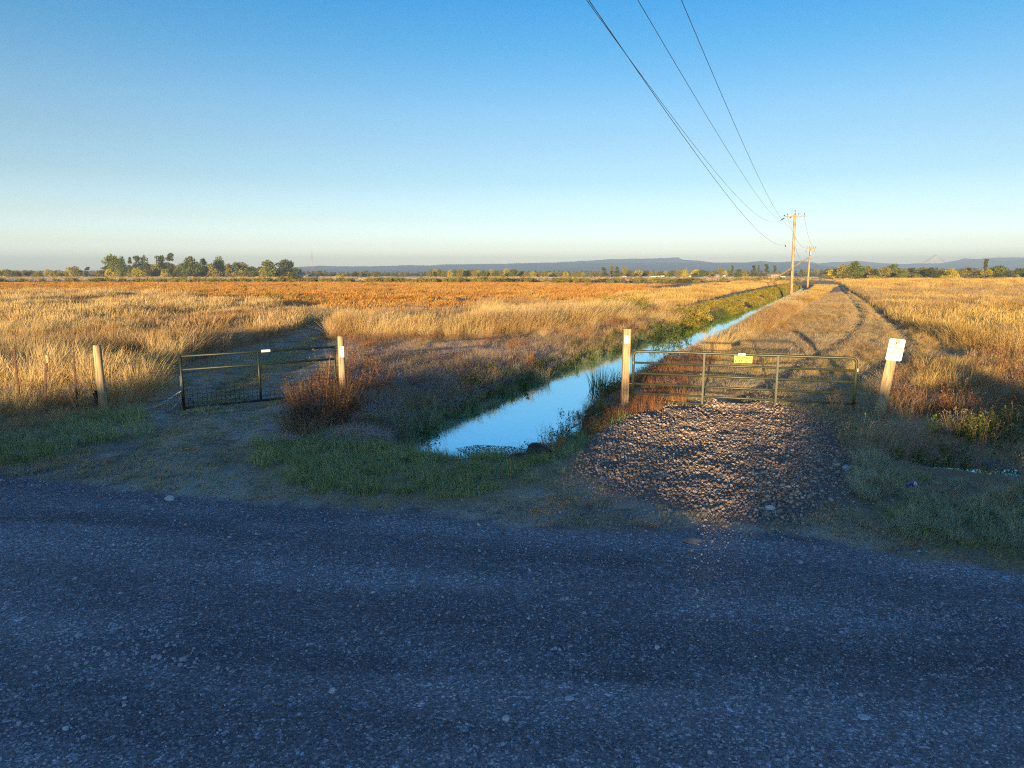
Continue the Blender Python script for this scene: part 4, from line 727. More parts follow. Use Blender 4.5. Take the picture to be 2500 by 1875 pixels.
line('power_line', W1(1904, 539), [(1433, 0), (1673, 342), (1831, 508), (1876, 539)], 'left upper power line sagging to the strain insulator of the tall pole')
line('power_line', W1(1916, 598), [(1438, 0), (1690, 372), (1853, 565), (1887, 590)], 'lowest power line ending on the side of the tall pole', .008)
line('power_line', W1(1905, 538), [(1558, 0), (1695, 249), (1831, 452), (1876, 511)], 'middle power line running to the strain insulator of the tall pole')
line('power_line', W1(1936, 557), [(1663, 0), (1774, 237), (1831, 384), (1876, 486)], 'rightmost power line coming down to the tall pole')
for k, (a, b_, sag) in enumerate([((1921, 527), (1969.5, 605), 1.2), ((1963, 526), (1990, 605), 1.2), ((1941, 600), (1978, 630), 1.6)]):
    A, B = P3(a[0], a[1], D1-.1), P3(b_[0], b_[1], D2-.2); MB().tube([A.lerp(B, i/20)+Vector((0, 0, -sag*4*(i/20)*(1-i/20))) for i in range(21)], .012, 4).obj('power_line', M['wire'], label=['left', 'right', 'lowest'][k]+' thin line hanging between the two utility poles', cat='power line')
# ------------------------------------------------------------------ left mesh gate
def solve_y(py, z):
    a, b_ = 5.0, 60.0
    for _ in range(50):
        m_ = (a+b_)/2
        if Zat(m_, py) > z: a = m_
        else: b_ = m_
    return a
def gate_frame_pts(L0, L1): return Vector(L0), Vector(L1)
xL, yL = G(450, 1004); zT = Zat(yL, 869); yR = solve_y(846, zT); xR = Xat(816, yR, zT); a = math.atan2(yR-yL, xR-xL); Lg = math.hypot(xR-xL, yR-yL)
print('left gate', xL, yL, xR, yR, Lg, zT)
hL = lambda py: Zat(yL, py)
gt = empty('mesh_gate', (xL, yL, 0), a, label='dark green farm gate with wire mesh panel across the left dirt track', cat='gate')
zs, zb = hL(903), hL(996); mid = Lg*.475
gg = M['gate_green']
MB().tube([(0, 0, .01), (0, 0, zT+.02)], .032, 10).obj('stile', gg, gt, True); MB().tube([(Lg, 0, .03), (Lg, 0, zT+.01)], .028, 10).obj('stile', gg, gt, True)
MB().tube([(mid, -.002, zb), (mid, -.002, zT)], .026, 10).obj('centre_bar', gg, gt, True)
for z_ in (zT-.01, zs, zb): MB().tube([(0, 0, z_), (Lg, 0, z_)], .026, 10).obj('rail', gg, gt, True)
mb = MB(); nv = int(Lg/.098)
for i in range(1, nv): xx = Lg*i/nv; mb.tube([(xx+random.uniform(-.004, .004), .03, zb), (xx+random.uniform(-.006, .006), .03, zs)], .0058, 4, False)
for j in range(1, 9): zz = zb+(zs-zb)*j/9; mb.tube([(Lg*i/12, .036, zz+random.uniform(-.006, .006)) for i in range(13)], .0058, 4, False)
mb.obj('wire_mesh', gg, gt)
MB().box((mid+.17, -.03, zT), (.20, .012, .055)).obj('label_plate', M['white'], gt); MB().box((-.036, -.012, hL(930)), (.014, .03, .22)).obj('latch_plate', M['galv'], gt)
MB().tube([(Lg, 0, zs-.16), (Lg+.1, .0, zs-.15), (Lg+.16, 0, zs-.15)], .014, 6).obj('hinge', M['galv'], gt)
# hinge post
def wpost(name, base, top, r0, r1, mat, label, n=14, square=False):
    x0, y0 = G(*base); z0 = hz1(x0, y0); zt = Zat(y0, top[1]); x1 = Xat(top[0], y0, zt); t = empty(name, (x0, y0, z0), 0, label=label, cat='post'); H_ = zt-z0; mb = MB()
    if square:
        a_ = r0; v = []
        for k in (0, 1):
            c = Vector(((x1-x0)*k, 0, H_ if k else -.3)); rr = r0 if not k else r1; v += [c+Vector((sx*rr, sy*rr, 0)) for sx, sy in ((-1, -1), (1, -1), (1, 1), (-1, 1))]
        mb.add(v, [(0, 1, 5, 4), (1, 2, 6, 5), (2, 3, 7, 6), (3, 0, 4, 7), (4, 5, 6, 7), (3, 2, 1, 0)])
    else: mb.tube([((x1-x0)*k, 0, H_*k-(.3 if k == 0 else 0)) for k in (0, .3, .6, .93, 1)], [r0, r0*.98, (r0+r1)/2, r1, r1*.93], n, wob=.03)
    mb.obj('shaft', mat, t, not square); return t, x0, y0, z0, H_, x1-x0
t, x0, y0, z0, H_, lx = wpost('gate_post', (838, 966), (831, 821), .085, .075, M['postwood'], 'round wooden gate post with a white notice, right of the mesh gate')
z_ = Zat(y0, 858)-z0; MB().box((.028, -.09, z_), (.11, .006, .26)).obj('notice', M['white'], t); MB().box((.028, -.094, z_+.05), (.07, .002, .02)).box((.028, -.094, z_-.01), (.08, .002, .008)).box((.028, -.094, z_-.04), (.075, .002, .008)).obj('print', M['ink'], t)
t, x0, y0, z0, H_, lx = wpost('fence_post', (254, 1006), (236, 843), .088, .082, M['postwood'], 'thick round wooden fence post leaning left in the tall grass')
FP = Vector((x0+lx*.72, y0, z0+H_*.72))
tips = []
for (b_, tp, lb) in (((52, 1008), (33, 849), 'rusty steel fence post, leftmost and leaning left'), ((107, 1012), (115, 866), 'rusty steel fence post in the middle with a pale top'), ((190, 1008), (179, 860), 'rusty steel fence post nearest the round wooden post')):
    x0, y0 = G(*b_); z0 = hz1(x0, y0); zt = Zat(y0, tp[1]); x1 = Xat(tp[0], y0, zt); H_ = zt-z0; t = empty('steel_post', (x0, y0, z0), 0, label=lb, cat='post'); lx = x1-x0
    mb = MB(); c = lambda k: Vector((lx*k, 0, H_*k))
    for sz, oy in (((.045, .007), 0), ((.007, .035), .02)):
        v = [];
        for k in (-.15, 1):
            p = c(k)+Vector((0, oy, 0)); v += [p+Vector((sx*sz[0]/2, sy*sz[1]/2, 0)) for sx, sy in ((-1, -1), (1, -1), (1, 1), (-1, 1))]
        mb.add(v, [(0, 1, 5, 4), (1, 2, 6, 5), (2, 3, 7, 6), (3, 0, 4, 7), (4, 5, 6, 7), (3, 2, 1, 0)])
    mb.obj('shaft', M['rustysteel'], t); mb = MB()
    for k in range(14): p = c(.25+.053*k); mb.box(p+Vector((0, -.008, 0)), (.014, .012, .012))
    mb.obj('studs', M['rustysteel'], t); tips.append(Vector((x0+lx*.78, y0, z0+H_*.78)))
    if 'pale' in lb: MB().box(c(.93)+Vector((0, -.001, 0)), (.05, .012, .16)).obj('pale_tip', M['postwood'], t)
pts = [tips[0]+Vector((-4, -.3, -.1)), tips[0], tips[1], tips[2], FP]
mb = MB()
for k in range(4): A, B = pts[k], pts[k+1]; mb.tube([A.lerp(B, i/8)+Vector((0, -.02, -.06*4*(i/8)*(1-i/8))) for i in range(9)], .002, 4)
mb.obj('fence_wire', M['wire'], label='thin fence wire strung between the rusty posts and the round post', cat='wire')
# ------------------------------------------------------------------ chain of the left gate
def chain(name, P_, label):
    P_ = [Vector(p) for p in P_]; L_ = [0]
    for a_, b_ in zip(P_, P_[1:]): L_.append(L_[-1]+(b_-a_).length)
    mb = MB(); s = 0; k = 0
    while s < L_[-1]:
        i = max(j for j in range(len(L_)) if L_[j] <= s); i = min(i, len(P_)-2); f_ = (s-L_[i])/(L_[i+1]-L_[i]); c = P_[i].lerp(P_[i+1], f_); d = (P_[i+1]-P_[i]).normalized(); o_ = d.orthogonal().normalized(); q = d.cross(o_) if k % 2 else o_
        mb.tube([c+d*.034*math.cos(t_)+q*.016*math.sin(t_) for t_ in np.linspace(0, 6.283, 9)], .0055, 4, False); s += .052; k += 1
    return mb.obj(name, M['galv'], label=label, cat='chain')
pz = lambda px, py, z: (*G(px, py, z), z)
A0 = Vector((xL-.03, yL-.04, Zat(yL, 955)))
c1 = [A0]+[Vector(pz(*q)) for q in ((425, 966, .30), (400, 983, .16), (375, 994, .07), (345, 1002, .04), (318, 1006, .03), (300, 1008, .03))]
c2 = [A0+Vector((0, 0, -.12))]+[Vector(pz(*q)) for q in ((436, 980, .18), (425, 994, .07), (410, 1003, .04), (385, 1006, .03), (350, 1004, .03), (320, 1009, .03), (298, 1006, .03))]
for c in (c1, c2):
    for p in c[1:]: p.z = max(p.z, hz1(p.x, p.y)+.02)
chain('chain', c1, 'upper strand of galvanised chain hanging from the mesh gate to the ground'); chain('chain', c2, 'lower looser strand of galvanised chain bunched on the dirt by the mesh gate')
# ------------------------------------------------------------------ right tube gate
xr, yr = G(2082, 1010); zT = Zat(yr, 874.5); yl = solve_y(857, zT); xl = Xat(1546, yl, zT*.6); a = math.atan2(yr-yl, xr-xl); Lg = math.hypot(xr-xl, yr-yl); print('right gate', xl, yl, xr, yr, Lg, zT)
gt = empty('tube_gate', (xl, yl, 0), a, label='long olive green tube gate with six rails closing the gravel entrance', cat='gate'); go_ = M['gate_olive']; rb = .11
zr = [Zat(yr, q) for q in (905, 933, 961, 986, 1008)]; zr[-1] = max(zr[-1], .04); zb = zr[-1]
corner = lambda cx, s: [(cx+s*rb*(math.cos(t_)-1)*-1*-1, 0, zT-rb+rb*math.sin(t_)) for t_ in np.linspace(0, 1.5708, 6)]
top = [(0, 0, zb), (0, 0, zT-rb)]+[(rb-rb*math.cos(t_), 0, zT-rb+rb*math.sin(t_)) for t_ in np.linspace(.3, 1.5708, 5)]+[(Lg-rb+rb*math.sin(t_), 0, zT-rb+rb*math.cos(t_)) for t_ in np.linspace(0, 1.27, 5)]+[(Lg, 0, zT-rb), (Lg, 0, zb)]
MB().tube(top, .030, 10).obj('outer_tube', go_, gt, True)
for z_ in zr: MB().tube([(.0, 0, z_), (Lg, 0, z_)], .025, 10).obj('rail', go_, gt, True)
for px in (1717, 1896):
    f_ = None; lo, hi = 0, 1
    for _ in range(40):
        m_ = (lo+hi)/2; q = project(xl+(xr-xl)*m_, yl+(yr-yl)*m_, zT*.5)[0]
        if q < px: lo = m_
        else: hi = m_
    MB().box((lo*Lg, -.026, (zb+zT)/2), (.042, .008, zT-zb)).obj('upright', M['gate_upright'], gt); MB().box((lo*Lg, .026, (zb+zT)/2), (.042, .008, zT-zb)).obj('upright', M['gate_upright'], gt)
MB().box((Lg*.505, -.03, zT+.005), (.15, .01, .05)).obj('label_plate', M['white'], gt); MB().tube([(0, 0, zr[2]), (-.12, 0, zr[2]), (-.2, 0, zr[2])], .014, 6).obj('hinge', M['galv'], gt); MB().tube([(Lg+.03, -.01, zr[0]-.02), (Lg+.03, -.01, zr[0]+.05)], .012, 6).obj('latch', M['galv'], gt)
MB().tube([(0, -.03, zr[0]-.03), (0, -.03, zr[0]+.03)], .016, 6).obj('hinge', M['galv'], gt)
def text(s, size, mat, parent, loc, rot, ext=.0006, bold=0, sx=1):
    cu = bpy.data.curves.new('lettering', 'FONT'); cu.body = s; cu.size = size; cu.align_x = 'CENTER'; cu.align_y = 'CENTER'; cu.extrude = ext; cu.offset = bold; cu.materials.append(mat)
    o = bpy.data.objects.new('lettering', cu); C.objects.link(o); dg = bpy.context.evaluated_depsgraph_get(); me = bpy.data.meshes.new_from_object(o.evaluated_get(dg)); bpy.data.objects.remove(o); me.name = 'lettering'; o = bpy.data.objects.new('lettering', me); C.objects.link(o); o.parent = parent; o.location = loc; o.rotation_euler = rot; o.scale = (sx, 1, 1); return o
# yellow sign wired to the gate
cg = Vector((xl, yl, 0))+Vector((math.cos(a), math.sin(a), 0))*(Lg*.512)
sg = empty('keep_out_sign', (cg.x+math.sin(a)*.04, cg.y-math.cos(a)*.04, zT-.105), a, label='yellow posted keep out sign wired under the top rail of the tube gate', cat='sign')
MB().box((0, 0, 0), (.385, .006, .155)).obj('panel', M['yellow'], sg)
text('POSTED', .074, M['ink'], sg, (0, -.0045, .038), (R(90), 0, 0), bold=.003, sx=1.1); text('NO TRESPASSING', .017, M['ink'], sg, (0, -.0045, -.004), (R(90), 0, 0), sx=1.3); text('KEEP OUT', .076, M['ink'], sg, (0, -.0045, -.044), (R(90), 0, 0), bold=.003, sx=1.0)
for s in (-1, 1): MB().tube([(s*.11, 0, -.075), (s*.11, .03, -.155)], .003, 4).obj('tie_wire', M['wire'], sg)
# square post with notice
t, x0, y0, z0, H_, lx = wpost('gate_post', (1524, 980), (1531, 803), .082, .078, M['plankwood'], 'square brown wooden gate post with a white notice, left of the tube gate', square=True)
z_ = Zat(y0, 828)-z0; k = z_/H_; MB().box((lx*k-.005, -.088, z_), (.125, .006, .175)).obj('notice', M['white'], t)
for j in range(5): MB().box((lx*k-.005, -.092, z_+.06-.028*j), (.09 if j % 2 else .075, .002, .008)).obj('print_line', [M['red'], M['insul']][j % 2], t)
# no parking sign on its leaning post
x0, y0 = G(2146, 1018); z0 = hz1(x0, y0); zt = Zat(y0, 838); x1 = Xat(2180, y0, zt); H_ = zt-z0; lean = math.atan2(x1-x0, H_)
sp = empty('no_parking_sign', (x0, y0, z0), 0, label='white no parking sign on a leaning split wooden post right of the tube gate', cat='sign'); sp.rotation_euler = (R(3), lean, 0)
mb = MB(); v = []
for k, r_, h_ in ((0, .125, -.35), (1, .112, H_*.5), (2, .10, H_-.03)): v += [Vector((r_*math.cos(t_), -.4*r_*math.sin(t_)-.0 if math.sin(t_) > 0 else r_*.75*-math.sin(t_), h_)) for t_ in np.linspace(0, 2*math.pi, 13)[:-1]]
mb.add(v, [(j*12+i, j*12+(i+1) % 12, (j+1)*12+(i+1) % 12, (j+1)*12+i) for j in (0, 1) for i in range(12)]+[tuple(range(24, 36)), tuple(range(12))[::-1]]); mb.obj('post', M['postwood'], sp)
Wd, Hd, rc_ = .335, .455, .035; zc = H_-.11
def rrect(w_, h_, r_, y_, z_):
    p = []
    for cx, cz, a0 in ((w_/2-r_, h_/2-r_, 0), (-w_/2+r_, h_/2-r_, 90), (-w_/2+r_, -h_/2+r_, 180), (w_/2-r_, -h_/2+r_, 270)):
        p += [(cx+r_*math.cos(R(a0+q)), y_, z_+cz+r_*math.sin(R(a0+q))) for q in range(0, 91, 15)]
    return p
mb = MB(); f_ = rrect(Wd, Hd, rc_, -.066, zc); bk = rrect(Wd, Hd, rc_, -.060, zc); n = len(f_); mb.add(f_+bk, [tuple(range(n)), tuple(range(n, 2*n))[::-1]]+[(i, i+n, (i+1) % n+n, (i+1) % n) for i in range(n)]); pn = mb.obj('panel', M['white'], sp)
mb = MB(); o1 = rrect(Wd-.035, Hd-.035, .025, -.0675, zc); o2 = rrect(Wd-.045, Hd-.045, .022, -.0675, zc); mb.add(o1+o2, [(i, (i+1) % n, (i+1) % n+n, i+n) for i in range(n)]); mb.obj('border_line', M['insul'], pn)
def ring(cx, cz, r0, r1, mat, nm):
    k = 28; mb = MB(); mb.add([(cx+r_*math.cos(2*math.pi*i/k), -.0675, cz+r_*math.sin(2*math.pi*i/k)) for r_ in (r0, r1) for i in range(k)], [(i, (i+1) % k, (i+1) % k+k, i+k) for i in range(k)]); return mb.obj(nm, mat, pn)
ring(0, zc+.135, .068, .057, M['red'], 'prohibition_ring'); MB().box((0, -.068, zc+.135), (.118, .001, .011), Matrix.Rotation(R(-45), 3, 'Y').to_4x4()).obj('prohibition_bar', M['red'], pn)
text('P', .10, M['ink'], pn, (.0, -.0672, zc+.135), (R(90), 0, 0), bold=.002); text('NO PARKING', .044, M['ink'], pn, (0, -.0672, zc+.040), (R(90), 0, 0), bold=.0012, sx=1.1)
text('UNAUTHORIZED', .019, M['insul'], pn, (0, -.0672, zc+.004), (R(90), 0, 0)); text('VEHICLES WILL BE', .02, M['insul'], pn, (0, -.0672, zc-.022), (R(90), 0, 0)); text('TOWED AWAY', .042, M['red'], pn, (0, -.0672, zc-.063), (R(90), 0, 0), bold=.001, sx=1.05)
text('AT OWNERS EXPENSE', .017, M['insul'], pn, (0, -.0672, zc-.107), (R(90), 0, 0)); MB().box((0, -.068, zc-.14), (.26, .001, .006)).obj('print_line', M['insul'], pn)
# ------------------------------------------------------------------ single plants
def plant(name, px, py, parts, label, s=1, cat='plant'):
    x, y = G(px, py); o = None
    t = empty(name, (x, y, hz1(x, y)-.03), random.uniform(0, 6), label=label, cat=cat)
    for nm, (V, Fc), mt in parts: o = link(nm, mesh_np(nm, V*s, Fc, M[mt]), t)
    return t
def mound(n, rad, h, wd, seed, fl=.8):
    V, Fc = blades(n, rad, h, wd, .8, 1, 4, (0, 0), 0, .7, fl, seed=seed); r = np.hypot(V[:, 0], V[:, 1]); V[:, 2] += h*.55*np.clip(1-(r/rad)**2, 0, 1)*np.repeat(np.random.default_rng(seed).uniform(0, 1, n), 10); return V, Fc
plant('brown_shrub', 785, 1040, [('stems', blades(1000, .58, 1.15, .005, .5, .9, 4, (-.05, .0), 0, .85, .25, seed=301), 'twig'), ('seed_heads', weed(260, .5, 1.05, .022, 26, .5, seed=302, stemw=.005), 'twig')], 'large rusty brown dead shrub leaning over the right end of the mesh gate', cat='shrub')
plant('brown_shrub', 745, 1062, [('stems', blades(1100, .45, .75, .005, .8, 1, 4, (-.1, 0), 0, .8, .5, seed=303), 'brown'), ('seed_heads', weed(120, .4, .7, .02, 18, .5, seed=304, stemw=.005), 'twig')], 'lower brown dead shrub at the left foot of the large one', cat='shrub')
plant('brown_shrub', 838, 1000, [('stems', blades(800, .45, .9, .005, .6, .9, 4, (0, 0), 0, .8, .3, seed=307), 'twig'), ('seed_heads', weed(120, .4, .85, .022, 22, .5, seed=308, stemw=.005), 'rust')], 'rusty dead shrub hiding the foot of the round gate post', cat='shrub')
plant('thatch_mound', 872, 1072, [('stems', mound(2200, .62, .5, .006, 305), 'mauve')], 'grey brown mound of curled dead grass right of the large shrub', cat='shrub')
plant('thatch_mound', 700, 1085, [('stems', mound(700, .3, .3, .006, 306), 'mauve')], 'small grey mound of dead grass left of the large shrub', cat='shrub')
plant('dock_plant', 246, 1000, [('stems', weed(5, .05, .62, .055, 160, .06, seed=311, stemw=.02), 'darkdock')], 'upright dark brown dock seed spike beside the round wooden post', cat='plant') if 'darkdock' in M else None
plant('water_weed', 1352, 1062, [('stems', weed(40, .16, .75, .02, 16, .5, seed=321, stemw=.006), 'leaf')], 'dark twiggy weed standing before the water at the ditch end')
plant('orange_weed', 1346, 1108, [('stems', weed(26, .10, .5, .04, 8, .5, seed=322, stemw=.014), 'rust')], 'orange dried weed beside the mossy rock')
plant('reed_tuft', 1472, 968, [('leaves', blades(120, .14, .5, .014, .5, .8, 4, (0, 0), 0, .4, .2, seed=323), 'green')], 'bright green grass tuft overhanging the water left of the square post')
plant('reed_tuft', 1475, 905, [('leaves', blades(200, .45, 1.0, .02, .3, .7, 4, (0, 0), 0, .4, .1, seed=324), 'leaf')], 'tall yellow green reeds on the left bank behind the square post')
plant('dry_tuft', 1325, 888, [('leaves', blades(150, .25, .75, .012, .5, .6, 4, (0, 0), 0, .4, .1, seed=325), 'straw')], 'pale fan of dry grass on the left bank')
plant('reed_tuft', 1640, 800, [('leaves', weed(60, .9, 1.6, .10, 20, .4, seed=326, stemw=.02), 'leaf')], 'yellow green bush beside the far ditch water')
plant('bramble', 1520, 770, [('leaves', weed(90, 1.3, 1.5, .12, 22, .5, seed=327, stemw=.02), 'treeA')], 'dark green bramble bush among the tall grass left of the ditch')
for i, (px, py, s) in enumerate([(1660, 985, .9), (1600, 1000, .8), (1560, 1006, .8), (1500, 1012, .8), (1470, 1020, .7)]):
    plant('rust_tuft', px, py, [('stems', blades(160, .18, .55, .010, .4, .6, 3, (.05, 0), 0, .5, .1, seed=330+i), 'rust')], ['rust coloured tuft in front of the second gap of the tube gate', 'rust coloured tuft left of the first upright of the tube gate', 'rust coloured tuft at the hinge end of the tube gate', 'reddish tuft just right of the square post foot', 'reddish tuft left of the square post foot'][i], s)
plant('tan_weed', 790, 985, [('stems', weed(3, .05, 1.5, .03, 14, .35, seed=341, stemw=.012), 'brown')], 'thin tall tan weed stalk rising beside the round gate post')
plant('tan_weed', 915, 1015, [('stems', weed(4, .05, .95, .03, 14, .5, seed=342, stemw=.012), 'brown')], 'forked tan weed stalk over the grey mound')
plant('tan_weed', 1245, 1175, [('stems', weed(2, .03, .65, .03, 6, .4, seed=343, stemw=.010), 'straw')], 'forked dry stalk at the front edge of the water')
M['petal'] = plain('white_petals', (.72, .75, .80), .7, var=.05)
def flower_patch(px, py, n, spread, h, label):
    x, y = G(px, py); t = empty('white_flowers', (x, y, hz1(x, y)), 0, label=label, cat='flowers'); r = random.Random(px)
    st = MB(); hd = MB()
    for i in range(n):
        fx, fy, fh = r.gauss(0, spread), r.gauss(0, spread*.5), h*r.uniform(.6, 1.1); st.tube([(fx*.3, fy*.3, 0), (fx, fy, fh)], .004, 3, False)
        for k in range(3): cx, cy_, cz = fx+r.gauss(0, .03), fy+r.gauss(0, .03), fh+r.gauss(0, .02); hd.add([(cx, cy_, cz)]+[(cx+.024*math.cos(j*.785), cy_+.024*math.sin(j*.785), cz+.004) for j in range(8)], [(0, j+1, (j+1) % 8+1) for j in range(8)])
    st.obj('stem', M['green'], t); hd.obj('petals', M['petal'], t)
flower_patch(210, 1005, 12, .16, .75, 'white aster flowers between the last rusty post and the wooden post'); flower_patch(268, 1000, 8, .06, .7, 'white aster flowers touching the right side of the round wooden post'); flower_patch(285, 985, 7, .14, .75, 'white asters in the grass behind the wooden post'); flower_patch(122, 1010, 3, .08, .7, 'few white asters near the middle rusty post')
# ------------------------------------------------------------------ stones
M['cobble'] = veg('pad_stones', [(.12, .09, .065), (.24, .18, .13), (.38, .29, .21), (.60, .48, .37)], 0, 1.5, (.15, .9, 0)); M['pebble'] = veg('road_stones', [(.14, .14, .145), (.24, .24, .245), (.38, .38, .39), (.66, .66, .68)], 0, .6, (.25, .75, 0))
CS = stones(8, M['cobble'], 2, 'cobble'); PS = stones(6, M['pebble'], 1, 'pebble')
PADG = GP([(1408, 1085), (1490, 1035), (1555, 1012), (1640, 992), (1740, 985), (1900, 1000), (1990, 1018), (2050, 1050), (2092, 1105), (2090, 1180), (2030, 1262), (1925, 1292), (1745, 1272), (1620, 1240), (1490, 1205), (1405, 1165)])
x, y = fill(grow(PADG, .5), 1500, cond=lambda x, y: sdist(x, y, PADG) > -.5+1.25*rng.uniform(0, 1, x.shape)**.7+(fbm(x*1.5, y*1.5, 214)-.5)*.9); s = np.clip(np.exp(rng.normal(-4.28, .40, len(x))), .006, .040)
scatter('gravel', np.stack([x, y, hfun(x, y)+s*.05], 1), s, CS, tilt=1, label='rounded brown grey cobble gravel spread in front of the tube gate', cat='gravel')
x, y = fill(ROAD, 420, 14, cond=lambda x, y: fbm(x*.5, y*1.6+x*.3, 210) > rng.uniform(.25, .7, x.shape)); s = np.clip(np.exp(rng.normal(-5.02, .42, len(x))), .0035, .022)
scatter('road_gravel', np.stack([x, y, hfun(x, y)+s*.1], 1), s, PS, tilt=1, label='fine loose grey gravel over the road', cat='gravel')
PT = [(p[0], p[1]) for p in GP([(60, 1640), (150, 1530), (330, 1530), (520, 1570), (640, 1690), (420, 1710), (200, 1700)])]
x, y = fill(PT, 130, cond=lambda x, y: fbm(x*3, y*3, 211) > .42); s = np.clip(np.exp(rng.normal(-4.2, .3, len(x))), .009, .030)
scatter('road_gravel', np.stack([x, y, hfun(x, y)+s*.15], 1), s, stones(6, plain('pale_pebble', (.40, .42, .44), .8, var=.3), 1, 'pale_pebble'), tilt=1, label='patch of larger pale pebbles on the road at lower left', cat='gravel')
x, y = fill(ROAD, 5, 9, cond=lambda x, y: fbm(x*1.5, y*1.5, 212) > .5); s = np.clip(np.exp(rng.normal(-4.1, .3, len(x))), .009, .03)
scatter('road_gravel', np.stack([x, y, hfun(x, y)+s*.15], 1), s, bpy.data.collections['pale_pebble'] if 'pale_pebble' in bpy.data.collections else PS, tilt=1, label='scattered pale pebbles across the road', cat='gravel')
x, y = fill(LT, 30, 13, cond=lambda x, y: (x > -.5) & (fbm(x*1.5, y*1.5, 213) > .45)); s = np.clip(np.exp(rng.normal(-4.6, .4, len(x))), .005, .03); scatter('gravel', np.stack([x, y, hfun(x, y)+s*.1], 1), s, CS, tilt=1, label='loose small stones on the dirt apron below the cobble gravel', cat='gravel')
x, y = fill([(p[0], p[1]-.3) for p in ROADE[1:-2]]+[(p[0], p[1]+.9) for p in ROADE[1:-2][::-1]], 420, 14, cond=lambda x, y: fbm(x*2, y*2, 222) > rng.uniform(.25, .75, x.shape)); s = np.clip(np.exp(rng.normal(-4.9, .45, len(x))), .004, .028)
scatter('road_gravel', np.stack([x, y, hfun(x, y)+s*.1], 1), s, PS, tilt=1, label='loose gravel thrown onto the dirt along the road edge', cat='gravel')
import bmesh
def rock(px, py, size, mat, label, sq=(1, .8, .6), seed=1, sink=.25):
    bm = bmesh.new(); bmesh.ops.create_icosphere(bm, subdivisions=3, radius=1); r = random.Random(seed)
    ph = [r.uniform(0, 6) for _ in range(6)]
    for v in bm.verts:
        c = v.co; k = 1+.10*math.sin(c.x*3+ph[0])+.09*math.sin(c.y*4+ph[1])+.07*math.sin(c.z*5+ph[2]+c.x*2)+r.uniform(-.02, .02); v.co = Vector((c.x*sq[0], c.y*sq[1], c.z*sq[2]))*k*size
    me = bpy.data.meshes.new('rock'); bm.to_mesh(me); bm.free(); me.materials.append(mat); x, y = G(px, py); z = hz1(x, y)
    return link('rock', me, loc=(x, y, z+size*sq[2]*(1-2*sink)), label=label, cat='rock')
M['rockpale'] = plain('pale_rock', (.50, .52, .54), .8, var=.15, scale=20); M['rockdark'] = plain('shade_dark_mossy_rock', (.045, .045, .038), .85, var=.5, scale=8); M['rockgrey'] = plain('grey_rock', (.20, .195, .185), .85, var=.25, scale=12)  # mossy rock darkened in its colour to stand for the shade on it
rock(415, 1222, .062, M['rockpale'], 'white rounded stone at the left edge of the road', (1.1, .8, .7), 3); rock(1690, 1320, .09, M['rockgrey'], 'flat tan stone half buried in the road below the gravel', (1.4, .8, .3), 4, .4); rock(1315, 1108, .20, M['rockdark'], 'big dark mossy rock at the end of the ditch water', (1.1, .9, .9), 5); rock(1272, 1122, .14, M['rockdark'], 'low dark rock in the water corner left of the mossy rock', (1.3, .9, .5), 6)
rock(1400, 1030, .10, M['rockgrey'], 'dark stone on the bank above the mossy rock', (1, .8, .7), 7); rock(2067, 1145, .07, M['rockpale'], 'pale oval stone at the right edge of the cobble gravel', (1, .8, .6), 8); rock(1880, 1248, .06, M['rockpale'], 'pale stone near the lower edge of the cobble gravel', (1.1, .8, .7), 9); rock(1870, 1262, .055, M['rockgrey'], 'grey stone just below the pale one in the gravel', (1, .8, .7), 10)
rock(1604, 1590, .022, M['rockpale'], 'small pale stone in the middle of the road', (1, .8, .7), 11, .1); rock(2110, 1757, .032, M['rockpale'], 'flat pale stone on the road at lower right', (1.4, .8, .3), 12, .1); rock(812, 1700, .026, M['rockpale'], 'bright pebble right of the pale pebble patch', (1, .8, .7), 13, .1); rock(1235, 1774, .028, M['rockpale'], 'pale stone near the bottom centre of the road', (1, .8, .6), 14, .1)
rock(684, 1730, .024, M['rockgrey'], 'grey pebble below the pale pebble patch', (1.2, .8, .5), 15, .1); rock(162, 1790, .022, M['rockpale'], 'round pale pebble near the lower left corner', (1, .8, .7), 16, .1); rock(1390, 1720, .028, M['rockpale'], 'flat pale stone left of the road centre bottom', (1.3, .8, .4), 17, .1)
# ------------------------------------------------------------------ litter
M['canblue'] = plain('blue_can_paint', (.02, .07, .45), .3, .4, var=.1)
x, y = G(2223, 1198); cn = empty('drink_can', (x, y, hz1(x, y)+.10), .4, label='blue drink can lying in the grass of the right verge', cat='can'); cn.rotation_euler = (R(62), R(14), .3); cn.scale = (1.15,)*3
MB().tube([(0, 0, -.062), (0, 0, -.052), (0, 0, .048), (0, 0, .06)], [.026, .033, .033, .027], 20).obj('body', M['canblue'], cn, True); MB().tube([(0, 0, .0605), (0, 0, .063)], .0265, 20).obj('lid', M['galv'], cn); MB().box((.0, -.034, .01), (.022, .003, .022)).obj('logo', M['white'], cn)
def litter(px, py, sz, mat, label, seed):
    x, y = G(px, py); r = random.Random(seed); n = 4; v = [(i/n*sz[0]-sz[0]/2+r.uniform(-.1, .1)*sz[0], j/n*sz[1]-sz[1]/2, r.uniform(0, .35)*sz[1]+.03) for i in range(n+1) for j in range(n+1)]
    f_ = [(i*5+j, (i+1)*5+j, (i+1)*5+j+1, i*5+j+1) for i in range(n) for j in range(n)]; o = MB().add(v, f_).obj('litter', mat, label=label, cat='litter'); o.location = (x, y, hz1(x, y)); o.rotation_euler.z = r.uniform(0, 3); md = o.modifiers.new('thick', 'SOLIDIFY'); md.thickness = .002
